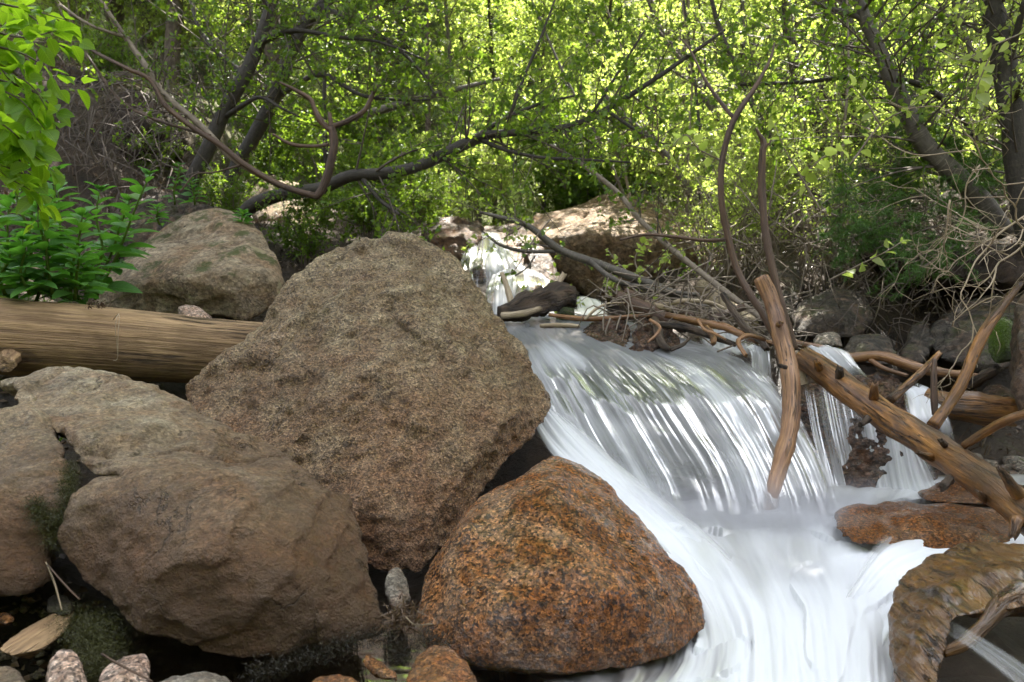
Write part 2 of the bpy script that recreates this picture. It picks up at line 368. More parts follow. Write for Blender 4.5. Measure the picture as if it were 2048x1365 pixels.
def leaf_mat(name, c1, c2, trans=0.5, tcol=None, gloss=0.35, veins=0.0, yellow=0.0):
    s = NT(name); r = s.n("ShaderNodeNewGeometry").outputs['Random Per Island']; oi = s.n("ShaderNodeObjectInfo").outputs['Random']
    c = s.mix(r, c1, c2)
    if yellow: c = s.mix(s.ramp(r, [(0.9, 0.0), (0.97, yellow)]), c, (0.3, 0.24, 0.03))
    bp = {}
    if veins:
        g = s.n("ShaderNodeSeparateXYZ", {0: s.attr('gv').outputs['Vector']}); ay = s.math('ABSOLUTE', g.outputs[1])
        ph = s.math('SUBTRACT', g.outputs[0], s.math('MULTIPLY', ay, 0.8)); wv = s.math('ABSOLUTE', s.math('SINE', s.math('MULTIPLY', ph, 26.0)))
        vn = s.math('MULTIPLY', s.ramp(wv, [(0.0, 1.0), (0.3, 0.0)]), 0.55); mid = s.ramp(ay, [(0.0, 1.0), (0.025, 0.0)]); vn = s.math('MAXIMUM', vn, mid)
        c = s.mix(s.math('MULTIPLY', vn, veins), c, tuple(min(1, x * 1.7) for x in c2)); bp = {'Normal': s.bump(vn, 0.002, 0.8)}
    tc = s.mix(1.0, c, tcol or (1.9, 1.75, 0.6), 'MULTIPLY')
    b = s.n("ShaderNodeBsdfPrincipled", {'Base Color': c, 'Roughness': 0.42, 'Specular IOR Level': gloss, **bp})
    t = s.n("ShaderNodeBsdfTranslucent", {'Color': tc})
    m = s.n("ShaderNodeMixShader", {0: trans, 1: b.outputs[0], 2: t.outputs[0]}); return s.out(m.outputs[0])

def water_mat(name, su=26.0, sv=1.3, white=(0.82, 0.84, 0.87), body=(0.22, 0.21, 0.17), contrast=(0.38, 0.66), gloss=0.12, seed=0.0, min_a=0.0, soft=0.0, body_a=0.35, tk=0.35, refl=0.5):
    """moving water: alpha streaks drawn out along the flow (attribute gv = across, seed, along), foam and fade set how white and how thin"""
    s = NT(name); g = s.attr('gv').outputs['Vector']; foam = s.attr('foam').outputs['Fac']; fade = s.attr('fade').outputs['Fac']
    n1 = s.noise(s.scale(g, (su, 1, sv)), 1.0, 3, 0.55, 0.1); n2 = s.noise(s.scale(g, (su * 4.2, 1, sv * 1.6)), 1.0, 3, 0.65); n3 = s.noise(s.scale(g, (su * 0.3, 1, sv * 1.2)), 1.0, 3, 0.5, 0.3)
    st = s.math('ADD', s.math('ADD', s.math('MULTIPLY', n1, 0.36), s.math('MULTIPLY', n2, 0.27)), s.math('MULTIPLY', n3, 0.37))
    st = s.mapr(st, contrast[0], contrast[1], 0.0, 1.0)
    # foam 0 -> no white, 0.5 -> streaks, 1 -> all white
    a = s.math('ADD', s.math('MULTIPLY', s.math('SUBTRACT', foam, 0.5), 2.0), st, True)
    a = s.math('MULTIPLY', s.math('MAXIMUM', a, min_a), fade, True)
    nb = s.bump(st, 0.0035, 0.6)
    dif = s.n("ShaderNodeBsdfDiffuse", {'Color': (*white, 1), 'Normal': nb}); trl = s.n("ShaderNodeBsdfTranslucent", {'Color': (*white, 1), 'Normal': nb})
    wm = s.n("ShaderNodeMixShader", {0: tk, 1: dif.outputs[0], 2: trl.outputs[0]})
    tr = s.n("ShaderNodeBsdfTransparent", {'Color': (1, 1, 1, 1)}); bd = s.n("ShaderNodeBsdfDiffuse", {'Color': (*body, 1), 'Normal': nb})
    gl = s.n("ShaderNodeBsdfGlossy", {'Color': (.8, .8, .8, 1), 'Roughness': gloss, 'Normal': nb})
    fr = s.n("ShaderNodeFresnel", {'IOR': 1.33, 'Normal': nb})
    base = s.n("ShaderNodeMixShader", {0: s.math('MULTIPLY', fade, body_a), 1: tr.outputs[0], 2: bd.outputs[0]})
    base = s.n("ShaderNodeMixShader", {0: s.math('MULTIPLY', s.math('MULTIPLY', fr.outputs[0], fade), refl, True), 1: base.outputs[0], 2: gl.outputs[0]})
    m = s.n("ShaderNodeMixShader", {0: a, 1: base.outputs[0], 2: wm.outputs[0]}); return s.out(m.outputs[0])

M = {}
M['big'] = rock_mat('granite_brown_grey', (0.37, 0.265, 0.145), (0.19, 0.135, 0.075), (0.52, 0.42, 0.26), rust_z=(0.0, 0.6), rust_amt=0.62, rust=(0.30, 0.125, 0.055), rust_x=(0.0, .16), speck=210, speck_amt=0.62, rough=(0.25, 0.5), bump=0.012, pink=(0.33, 0.2, 0.11))
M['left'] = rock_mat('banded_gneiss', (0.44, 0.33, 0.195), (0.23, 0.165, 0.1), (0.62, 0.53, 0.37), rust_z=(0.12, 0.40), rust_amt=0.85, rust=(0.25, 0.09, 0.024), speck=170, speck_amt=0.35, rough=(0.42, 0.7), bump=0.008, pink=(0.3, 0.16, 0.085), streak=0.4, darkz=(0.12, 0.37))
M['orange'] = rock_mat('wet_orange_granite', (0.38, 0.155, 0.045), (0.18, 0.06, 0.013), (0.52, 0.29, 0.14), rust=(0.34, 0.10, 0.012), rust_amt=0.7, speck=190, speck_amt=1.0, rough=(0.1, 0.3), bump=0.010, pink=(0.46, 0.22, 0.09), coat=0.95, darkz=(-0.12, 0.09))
M['tan'] = rock_mat('tan_lichened_granite', (0.34, 0.26, 0.16), (0.22, 0.15, 0.09), (0.45, 0.37, 0.25), rust=(0.26, 0.13, 0.05), rust_amt=0.6, speck=80, speck_amt=0.35, rough=(0.7, 0.95), bump=0.010, moss=0.9, lichen=0.7, pink=(0.3, 0.2, 0.12))
M['slab'] = rock_mat('pale_slab_granite', (0.34, 0.225, 0.12), (0.22, 0.14, 0.07), (0.44, 0.34, 0.23), rust=(0.3, 0.15, 0.06), rust_amt=0.5, speck=50, speck_amt=0.4, rough=(0.7, 0.95), bump=0.02, pink=(0.38, 0.24, 0.14))
M['wetdark'] = rock_mat('wet_dark_rock', (0.11, 0.06, 0.035), (0.05, 0.03, 0.02), (0.17, 0.1, 0.06), rust=(0.16, 0.06, 0.02), rust_amt=0.6, speck=80, speck_amt=0.6, rough=(0.1, 0.3), bump=0.015, coat=0.6)
M['bank'] = rock_mat('shaded_bank_rock', (0.085, 0.068, 0.05), (0.035, 0.028, 0.02), (0.13, 0.105, 0.08), rust=(0.12, 0.07, 0.04), rust_amt=0.5, speck=60, speck_amt=0.4, rough=(0.6, 0.9), bump=0.012, moss=0.5)  # base tone lowered to stand in for shade in the right bank hollow
M['mossy'] = rock_mat('mossy_rock', (0.07, 0.09, 0.03), (0.03, 0.04, 0.015), (0.09, 0.11, 0.03), rust=(0.06, 0.1, 0.01), rust_amt=0.8, speck=60, speck_amt=0.2, rough=(0.7, 0.95), bump=0.012, moss=1.0, pink=(0.1, 0.16, 0.01))
M['ledge'] = rock_mat('worn_ledge_rock', (0.13, 0.085, 0.055), (0.06, 0.04, 0.025), (0.2, 0.14, 0.095), rust=(0.3, 0.14, 0.05), rust_amt=0.6, speck=50, speck_amt=0.4, rough=(0.3, 0.6), bump=0.015)
M['pinkstone'] = rock_mat('pink_speckled_granite', (0.42, 0.28, 0.2), (0.3, 0.19, 0.14), (0.5, 0.4, 0.33), rust=(0.4, 0.2, 0.1), rust_amt=0.4, speck=190, speck_amt=0.9, rough=(0.4, 0.7), bump=0.004, big=7, pink=(0.5, 0.33, 0.22))
M['ruststone'] = rock_mat('wet_rust_stone', (0.24, 0.10, 0.03), (0.12, 0.05, 0.015), (0.3, 0.15, 0.05), rust=(0.3, 0.09, 0.015), rust_amt=0.7, speck=190, speck_amt=0.6, rough=(0.1, 0.3), bump=0.004, big=5, coat=0.6)
M['greystone'] = rock_mat('grey_banded_stone', (0.26, 0.22, 0.17), (0.14, 0.12, 0.09), (0.36, 0.32, 0.26), rust=(0.2, 0.12, 0.05), rust_amt=0.4, speck=160, speck_amt=0.5, rough=(0.4, 0.7), bump=0.005, big=6)
M['log'] = wood_mat('weathered_log_wood', (0.40, 0.26, 0.13), (0.15, 0.085, 0.04), grain=(34, 70, 2.6), rough=0.75, bump=0.012, patches=(0.14, 0.085, 0.04))
M['wetlog'] = wood_mat('wet_golden_wood', (0.33, 0.15, 0.035), (0.10, 0.04, 0.011), grain=(50, 50, 6), rough=0.4, bump=0.008, patches=(0.035, 0.02, 0.01), coat=0.35, knots=0.8)
M['stick'] = wood_mat('wet_brown_stick', (0.33, 0.17, 0.07), (0.16, 0.07, 0.025), grain=(120, 120, 8), rough=0.4, bump=0.003, patches=(0.1, 0.05, 0.02), coat=0.4)
M['peeled'] = wood_mat('peeled_branch_wood', (0.34, 0.18, 0.075), (0.17, 0.075, 0.03), grain=(90, 90, 5), rough=0.5, bump=0.004, patches=(0.12, 0.055, 0.025), knots=0.9, coat=0.25)
M['brownbr'] = wood_mat('brown_branch_wood', (0.11, 0.058, 0.03), (0.05, 0.027, 0.014), grain=(150, 150, 6), rough=0.6, bump=0.003, patches=(0.06, 0.035, 0.022))
M['driftdark'] = wood_mat('rotten_dark_wood', (0.09, 0.055, 0.03), (0.025, 0.015, 0.008), grain=(40, 40, 6), rough=0.7, bump=0.02)
M['pale'] = wood_mat('bleached_wood', (0.46, 0.37, 0.25), (0.3, 0.22, 0.14), grain=(120, 120, 6), rough=0.7, bump=0.003, patches=(0.24, 0.18, 0.11))
M['twig'] = bark_mat('grey_twig_bark', (0.13, 0.1, 0.075), (0.26, 0.21, 0.16), 60, 0.8, 0.001)
M['twigbrown'] = bark_mat('brown_twig_bark', (0.06, 0.045, 0.035), (0.13, 0.1, 0.08), 60, 0.8, 0.001)
M['alder'] = bark_mat('dark_alder_bark', (0.02, 0.016, 0.012), (0.05, 0.04, 0.03), 60, 0.75, 0.006, lent=0.2)
M['greybark'] = bark_mat('grey_smooth_bark', (0.055, 0.046, 0.037), (0.11, 0.093, 0.075), 45, 0.7, 0.004, lent=0.4)
M['pine'] = bark_mat('furrowed_pine_bark', (0.06, 0.045, 0.035), (0.17, 0.13, 0.10), 25, 0.95, 0.02)
M['leaf'] = leaf_mat('alder_leaf', (0.08, 0.15, 0.03), (0.14, 0.22, 0.05), 0.6)
M['leafy'] = leaf_mat('spring_leaf', (0.24, 0.30, 0.085), (0.36, 0.41, 0.16), 0.62, (1.8, 1.9, 1.0))
M['leafbig'] = leaf_mat('broad_leaf', (0.12, 0.24, 0.025), (0.17, 0.3, 0.04), 0.6, (2.2, 2.0, .6), veins=0.5, gloss=0.4)
M['herb'] = leaf_mat('herb_leaf', (0.07, 0.19, 0.045), (0.11, 0.25, 0.055), 0.4, (1.5, 1.7, 0.6), veins=0.3, yellow=0.6)
M['needle'] = leaf_mat('conifer_needle', (0.03, 0.065, 0.02), (0.06, 0.11, 0.03), 0.25, (1.6, 1.5, 0.6))
M['needle2'] = leaf_mat('bright_conifer_needle', (0.06, 0.13, 0.03), (0.10, 0.2, 0.045), 0.3, (1.6, 1.5, 0.6))
M['needlegrey'] = leaf_mat('pale_conifer_needle', (0.09, 0.135, 0.06), (0.15, 0.2, 0.09), 0.3, (1.6, 1.5, 0.7))
M['grass'] = leaf_mat('grass_blade', (0.07, 0.13, 0.02), (0.12, 0.19, 0.03), 0.45)
M['deadgrass'] = leaf_mat('dead_needle_litter', (0.07, 0.042, 0.025), (0.15, 0.1, 0.06), 0.1, (1, 1, 1))
M['blossom'] = leaf_mat('white_blossom', (0.6, 0.6, 0.5), (0.75, 0.75, 0.66), 0.3, (1, 1, 1))
M['moss'] = leaf_mat('moss', (0.03, 0.032, 0.01), (0.06, 0.06, 0.015), 0.1)
M['clod'] = bark_mat('root_clod_earth', (0.012, 0.008, 0.005), (0.05, 0.03, 0.018), 14, 0.95, 0.03)
M['brightmoss'] = leaf_mat('bright_moss', (0.07, 0.13, 0.01), (0.11, 0.19, 0.015), 0.2)
M['blackmoss'] = leaf_mat('wet_black_moss', (0.008, 0.007, 0.004), (0.03, 0.024, 0.012), 0.0)
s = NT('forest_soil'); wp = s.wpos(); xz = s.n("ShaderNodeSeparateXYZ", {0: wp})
c = s.mix(s.ramp(s.noise(wp, 3, 6, 0.7), [(0.35, 0.0), (0.65, 1.0)]), (0.02, 0.014, 0.009), (0.07, 0.046, 0.028))  # soil colours darkened to add to the shade of the right hollow
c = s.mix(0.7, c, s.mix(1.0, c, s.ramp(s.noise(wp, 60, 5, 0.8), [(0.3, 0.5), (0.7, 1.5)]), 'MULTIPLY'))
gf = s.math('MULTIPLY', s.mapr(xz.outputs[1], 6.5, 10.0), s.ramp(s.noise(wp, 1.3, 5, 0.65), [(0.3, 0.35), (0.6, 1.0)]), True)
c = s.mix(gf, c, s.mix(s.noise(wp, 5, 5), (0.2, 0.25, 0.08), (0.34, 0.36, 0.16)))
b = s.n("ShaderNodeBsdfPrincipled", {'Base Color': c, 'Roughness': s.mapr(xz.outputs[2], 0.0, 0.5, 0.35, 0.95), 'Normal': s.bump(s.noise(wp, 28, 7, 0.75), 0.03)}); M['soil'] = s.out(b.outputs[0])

# ------------------------------------------------------------------ the ground: one sheet with the stream bed, both banks and the hillsides
def bed(y): return np.interp(y, [-30, 1.0, 2.25, 2.62, 2.8, 3.1, 4.2, 4.75, 5.3, 6.5, 10, 200], [-1.6, -.22, -.22, -.12, .1, .26, .26, .42, .66, .8, 1.2, 6])
def xc(y): return np.interp(y, [0, 1.5, 2.6, 3.6, 4.6, 5.4, 8, 40], [.55, .6, .55, .35, -.05, -.15, .3, 3])
def hw(y): return np.interp(y, [0, 1.5, 2.6, 3.6, 4.6, 5.4, 8, 40], [1.2, 1.3, 1.25, .9, .7, .5, .5, .6])
def ground(x, y):
    b = bed(y - 1.25 * smooth(x, .12, .5)); dl = np.maximum(xc(y) - hw(y) - x, 0); dr = np.maximum(x - xc(y) - hw(y), 0)
    up = np.interp(y, [0, 2.5, 3.2, 5, 9], [1.0, 1.0, 1.0, 1.0, .6])
    hl = smooth(dl, 0, .9) * np.interp(y, [2, 3, 4.2, 5], [.35, .14, .05, .25]) + smooth(dl, 1.2, 3.2) * np.interp(y, [2, 3, 4, 5], [.5, .5, .8, 1.15]) + np.maximum(dl - 3, 0) * .35
    hr = smooth(dr, 0, .8) * np.interp(y, [2, 3, 4.3, 5.2], [.1, .02, .05, .35]) + np.maximum(dr - 1.5, 0) * 0.2 + np.maximum(dr - 3, 0) * .3
    hill = np.maximum(y - 8.5, 0) * 0.42 + np.maximum(y - 16, 0) * 0.25
    z = b + hl * np.interp(y, [8, 16], [1, .5]) + hr + hill
    q = np.stack([x, y, z * 0], 1)
    return z + 0.10 * fbm(q * 1.1, 4) * (0.4 + 0.6 * smooth(dl + dr + np.maximum(y - 5, 0), 0.1, 1)) + 0.02 * fbm(q * 9, 2)
def warp(n, lo, hi, c, near): 
    t = np.linspace(-1, 1, n); a = np.sign(t) * (near * np.abs(t) + np.abs(t) ** 4 * (np.where(t < 0, c - lo, hi - c) - near)); return c + a
gx = warp(300, -120, 120, 0.2, 4.5); gy = warp(340, -60, 190, 3.0, 4.5)
GX, GY = np.meshgrid(gx, gy); gz = ground(GX.ravel(), GY.ravel())
idx = np.arange(GX.size).reshape(GX.shape)
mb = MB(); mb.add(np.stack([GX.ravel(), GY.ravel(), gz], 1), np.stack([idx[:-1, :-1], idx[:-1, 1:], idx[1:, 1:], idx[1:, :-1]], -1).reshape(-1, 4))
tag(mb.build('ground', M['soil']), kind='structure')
def gz1(x, y): return float(ground(np.array([x]), np.array([y]))[0])

# ------------------------------------------------------------------ rocks
rock('boulder', 'huge brown granite boulder with a pointed top in the middle, leaning over the falls', M['big'],
     [[(360,775,2.42),(400,735,2.47),(500,640,2.6),(580,560,2.68),(640,510,2.72),(720,474,2.78),(790,460,2.8),(850,475,2.8),(900,505,2.78),(940,545,2.74),(985,620,2.68),(1040,700,2.6),(1080,745,2.55),(1116,795,2.48),(1118,812,2.44),(1085,885,2.36),(1035,935,2.3),(985,995,2.22),(900,1090,2.08),(830,1165,1.98),(760,1180,1.98),(560,1060,2.02),(400,900,2.2),
       (700,560,2.5),(850,590,2.5),(960,700,2.42),(580,690,2.36),(780,760,2.24),(1000,850,2.22),(740,1000,2.02),(880,980,2.05),(620,860,2.16)]],
     thick=0.75, vox=0.008, rnd=3, amp=0.020, freq=3.4, seed=2, fine=0.85, cracks=0.014, chips=36, chip=.020)
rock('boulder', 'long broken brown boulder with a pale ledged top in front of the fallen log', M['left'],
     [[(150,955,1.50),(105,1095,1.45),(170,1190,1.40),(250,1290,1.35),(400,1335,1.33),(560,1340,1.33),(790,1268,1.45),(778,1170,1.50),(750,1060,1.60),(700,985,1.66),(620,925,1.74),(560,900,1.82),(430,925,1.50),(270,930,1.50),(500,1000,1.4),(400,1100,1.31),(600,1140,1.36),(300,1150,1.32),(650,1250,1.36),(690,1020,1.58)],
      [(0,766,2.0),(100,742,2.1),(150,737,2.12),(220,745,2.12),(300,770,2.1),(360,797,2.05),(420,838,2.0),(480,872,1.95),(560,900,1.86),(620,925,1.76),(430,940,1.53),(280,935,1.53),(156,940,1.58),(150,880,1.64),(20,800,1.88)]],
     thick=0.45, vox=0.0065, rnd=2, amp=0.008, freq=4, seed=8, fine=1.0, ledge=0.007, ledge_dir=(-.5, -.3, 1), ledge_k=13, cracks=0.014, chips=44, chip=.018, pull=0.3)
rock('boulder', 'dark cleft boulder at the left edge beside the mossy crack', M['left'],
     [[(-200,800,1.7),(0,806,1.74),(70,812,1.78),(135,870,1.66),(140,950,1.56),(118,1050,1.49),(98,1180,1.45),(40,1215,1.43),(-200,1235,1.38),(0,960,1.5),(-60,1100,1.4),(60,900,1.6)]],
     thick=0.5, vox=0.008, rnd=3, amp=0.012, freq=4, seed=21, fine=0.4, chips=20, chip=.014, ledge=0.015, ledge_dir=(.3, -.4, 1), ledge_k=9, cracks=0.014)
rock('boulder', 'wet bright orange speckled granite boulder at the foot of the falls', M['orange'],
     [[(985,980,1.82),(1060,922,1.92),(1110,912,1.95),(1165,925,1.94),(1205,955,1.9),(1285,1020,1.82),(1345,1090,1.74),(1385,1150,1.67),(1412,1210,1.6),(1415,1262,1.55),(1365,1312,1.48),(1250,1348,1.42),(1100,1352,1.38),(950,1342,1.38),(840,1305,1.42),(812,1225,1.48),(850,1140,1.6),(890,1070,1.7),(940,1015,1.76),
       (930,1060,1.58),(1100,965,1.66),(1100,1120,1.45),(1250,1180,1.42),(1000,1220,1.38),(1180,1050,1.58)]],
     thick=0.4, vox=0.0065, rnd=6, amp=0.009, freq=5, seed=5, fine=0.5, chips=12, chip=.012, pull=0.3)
rock('boulder', 'tan boulder with a flat lichened face behind the fallen log', M['tan'],
     [[(184,585,3.5),(200,553,3.6),(262,500,3.85),(330,455,4.0),(400,420,4.15),(430,411,4.2),(470,425,4.15),(500,450,4.0),(545,478,3.85),(564,508,3.7),(570,560,3.55),(560,605,3.5),(490,650,3.45),(300,650,3.45),(190,615,3.48),(345,578,3.38),(450,545,3.36),(535,545,3.45),(260,560,3.42),(500,480,3.75)]],
     thick=0.8, vox=0.014, rnd=2, amp=0.016, freq=3, seed=11, fine=0.4, chips=30, chip=.02, ledge=0.012, ledge_dir=(.3, -.6, 1), ledge_k=4, cracks=0.02)
rock('rock', 'small pale pointed stone wedged behind the fallen log', M['pinkstone'],
     [[(355,612,3.2),(372,606,3.25),(400,612,3.25),(425,632,3.2),(430,660,3.15),(352,660,3.15),(380,640,3.1)]], thick=0.12, vox=0.008, rnd=2, amp=0.008, freq=9, seed=3)
rock('boulder', 'large sunlit slab boulder with a brown undercut face right of the upper falls', M['slab'],
     [[(1038,452,5.9),(1062,428,6.4),(1130,408,6.9),(1200,384,7.1),(1250,376,7.2),(1300,392,7.1),(1400,425,6.8),(1460,480,5.7),(1450,560,5.6),(1400,600,5.5),(1290,612,5.4),(1200,610,5.4),(1130,570,5.45),(1085,520,5.5),(1050,490,5.4),(1210,470,5.2),(1330,480,5.2),(1120,465,5.4)]],
     thick=1.6, vox=0.025, rnd=5, amp=0.04, freq=1.6, seed=14, fine=0.5, chips=20, chip=.04, cracks=0.03)
rock('boulder', 'grey brown boulder half hidden by leaves left of the big pointed boulder', M['tan'],
     [[(490,400,5.9),(520,365,6.1),(550,350,6.2),(595,368,6.1),(635,425,5.9),(655,462,5.7),(640,500,5.5),(560,520,5.4),(490,500,5.5),(570,430,5.5)]], thick=0.8, vox=0.022, rnd=5, amp=0.05, freq=2, seed=31)
rock('rock', 'long low ledge of worn rock left of the upper waterfall lip', M['ledge'],
     [[(800,470,5.5),(835,452,5.7),(900,450,5.7),(968,452,5.7),(965,475,5.4),(925,500,5.2),(905,530,5.1),(840,560,5.1),(790,520,5.2),(880,480,5.2)]], thick=0.6, vox=0.018, rnd=3, amp=0.05, freq=3, seed=32, ledge=0.04)
rock('rock', 'rusty rock slab under the lip of the upper waterfall', M['ledge'],
     [[(935,462,5.9),(1000,445,6.2),(1045,448,6.0),(1070,480,5.5),(1060,560,5.2),(960,600,5.05),(925,560,5.15),(930,500,5.35),(985,490,5.3),(1000,560,5.1)]], thick=0.6, vox=0.018, rnd=4, amp=0.04, freq=3, seed=33)
rock('rock', 'dark rock jutting through the upper waterfall', M['wetdark'],
     [[(950,505,5.2),(968,500,5.2),(985,520,5.1),(975,560,5.0),(945,580,4.98),(935,540,5.1),(960,530,5.02)]], thick=0.2, vox=0.014, rnd=2, amp=0.02, freq=5, seed=34)
rock('rock', 'rounded brown rock under the lower veil of the upper waterfall', M['ledge'],
     [[(962,625,4.65),(975,580,4.75),(1000,552,4.8),(1040,543,4.85),(1075,552,4.8),(1100,575,4.7),(1112,625,4.6),(1040,640,4.5),(1040,580,4.6)]], thick=0.5, vox=0.014, rnd=6, amp=0.02, freq=3, seed=35)
rock('rock', 'brown shaded rock between the upper waterfall and the sunlit slab', M['ledge'],
     [[(1040,490,5.4),(1070,478,5.4),(1100,510,5.2),(1125,560,5.1),(1130,620,5.0),(1080,620,4.9),(1060,560,5.0),(1080,540,5.0)]], thick=0.5, vox=0.018, rnd=5, amp=0.03, freq=3, seed=36)
rock('rock', 'small glistening wet stone behind the broken driftwood', M['wetdark'],
     [[(1056,585,4.35),(1066,571,4.38),(1084,572,4.38),(1092,590,4.33),(1088,610,4.3),(1060,610,4.3)]], thick=0.1, vox=0.009, rnd=1, amp=0.012, freq=14, seed=37)
rock('rock', 'wet rusty rock standing in the upper pool below the stick pile', M['wetdark'],
     [[(1150,668,3.35),(1175,640,3.5),(1215,632,3.55),(1260,634,3.5),(1275,660,3.3),(1265,705,3.15),(1220,700,3.15),(1165,685,3.2),(1215,665,3.2)]], thick=0.25, vox=0.009, rnd=2, amp=0.022, freq=7, seed=38, fine=.7, chips=20, chip=.02)
rock('rock', 'broad wet black rock under the stick pile beside the falls lip', M['wetdark'],
     [[(1258,655,3.3),(1275,636,3.45),(1320,636,3.5),(1352,655,3.35),(1372,690,3.2),(1350,712,3.1),(1290,710,3.08),(1262,700,3.12),(1310,675,3.12)]], thick=0.25, vox=0.009, rnd=2, amp=0.022, freq=7, seed=39, fine=.7, chips=24, chip=.02)
rock('rock', 'small mossy green rock right of the broken driftwood', M['mossy'],
     [[(1115,600,4.0),(1130,592,4.05),(1148,610,4.0),(1150,650,3.9),(1112,650,3.9),(1130,630,3.88)]], thick=0.15, vox=0.012, rnd=3, amp=0.015, freq=7, seed=40)
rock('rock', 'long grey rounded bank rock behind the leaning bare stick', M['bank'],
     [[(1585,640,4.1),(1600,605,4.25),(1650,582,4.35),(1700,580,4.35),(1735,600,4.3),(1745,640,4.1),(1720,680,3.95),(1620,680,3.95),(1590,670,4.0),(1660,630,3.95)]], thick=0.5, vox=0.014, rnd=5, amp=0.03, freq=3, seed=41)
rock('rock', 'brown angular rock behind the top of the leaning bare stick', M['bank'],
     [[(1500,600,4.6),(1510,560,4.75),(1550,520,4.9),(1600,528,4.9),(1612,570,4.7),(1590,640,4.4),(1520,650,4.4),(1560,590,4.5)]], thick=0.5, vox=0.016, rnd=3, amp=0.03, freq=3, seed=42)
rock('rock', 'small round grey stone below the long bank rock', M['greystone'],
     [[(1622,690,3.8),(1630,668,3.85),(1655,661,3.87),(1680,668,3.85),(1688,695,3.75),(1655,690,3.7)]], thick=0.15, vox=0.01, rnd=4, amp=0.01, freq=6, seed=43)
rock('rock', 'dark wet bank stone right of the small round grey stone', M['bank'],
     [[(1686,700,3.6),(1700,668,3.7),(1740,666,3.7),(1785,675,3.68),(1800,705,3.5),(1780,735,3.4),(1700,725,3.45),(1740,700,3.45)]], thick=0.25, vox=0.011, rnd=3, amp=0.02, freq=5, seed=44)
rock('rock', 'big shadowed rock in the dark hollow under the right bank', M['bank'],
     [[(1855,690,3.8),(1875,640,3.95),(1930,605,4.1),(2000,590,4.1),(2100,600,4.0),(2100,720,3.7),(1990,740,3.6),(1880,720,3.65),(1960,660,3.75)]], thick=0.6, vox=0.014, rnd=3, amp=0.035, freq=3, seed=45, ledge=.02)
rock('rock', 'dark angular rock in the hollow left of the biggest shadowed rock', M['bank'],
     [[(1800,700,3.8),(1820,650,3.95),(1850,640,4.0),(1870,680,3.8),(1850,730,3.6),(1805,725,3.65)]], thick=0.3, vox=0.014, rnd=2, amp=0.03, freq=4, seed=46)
rock('rock', 'tall brown rock at the right edge above the leaning log', M['ledge'],
     [[(2030,640,2.7),(2040,590,2.8),(2120,560,2.8),(2160,840,2.5),(2048,850,2.45),(2026,780,2.5),(2024,700,2.55),(2070,700,2.5)]], thick=0.4, vox=0.011, rnd=4, amp=0.025, freq=4, seed=47)
r_m = rock('rock', 'small rock with a bright green moss cap beside the upright broken branch', M['mossy'],
     [[(1978,700,3.2),(1985,650,3.3),(2005,632,3.35),(2030,650,3.3),(2040,720,3.1),(1990,730,3.1),(2010,690,3.1)]], thick=0.2, vox=0.011, rnd=3, amp=0.018, freq=6, seed=48)
rock('rock', 'wet reddish rock by the right edge behind the leaning log', M['wetdark'],
     [[(1960,800,3.0),(1972,775,3.1),(2000,768,3.1),(2035,780,3.05),(2045,820,2.9),(2000,840,2.85),(1965,830,2.9),(2000,805,2.9)]], thick=0.25, vox=0.01, rnd=3, amp=0.015, freq=6, seed=49)
rock('rock', 'dark stones wall rock behind the thin right curtain of water', M['wetdark'],
     [[(1560,760,3.1),(1640,735,3.2),(1760,745,3.2),(1850,790,3.1),(1900,860,2.9),(1880,960,2.75),(1760,1000,2.65),(1640,1000,2.62),(1580,900,2.8),(1700,860,2.8)]], thick=0.4, vox=0.014, rnd=3, amp=0.05, freq=4, seed=50)
rock('rock', 'long flat wet orange rock lying in the pool below the leaning log', M['orange'],
     [[(1675,1030,2.25),(1700,1008,2.32),(1800,1004,2.35),(1900,1006,2.32),(2000,1018,2.25),(2060,1050,2.15),(2040,1100,2.03),(1850,1105,2.02),(1700,1085,2.05),(1665,1055,2.13),(1850,1036,2.15)]], thick=0.15, vox=0.008, rnd=4, amp=0.014, freq=6, seed=51)
rock('rock', 'flat brown wet rock behind the long orange pool rock', M['orange'],
     [[(1830,985,2.55),(1870,965,2.65),(1960,962,2.65),(2080,975,2.6),(2080,1010,2.4),(1950,1012,2.4),(1850,1002,2.42)]], thick=0.15, vox=0.01, rnd=4, amp=0.012, freq=6, seed=52)
rock('rock', 'purplish rock showing through the white water in the middle of the pool', M['ledge'],
     [[(1440,1110,2.1),(1470,1078,2.16),(1530,1072,2.18),(1560,1105,2.12),(1575,1150,2.0),(1540,1175,1.94),(1480,1160,1.95),(1510,1120,2.02)]], thick=0.15, vox=0.01, rnd=3, amp=0.02, freq=6, seed=53)
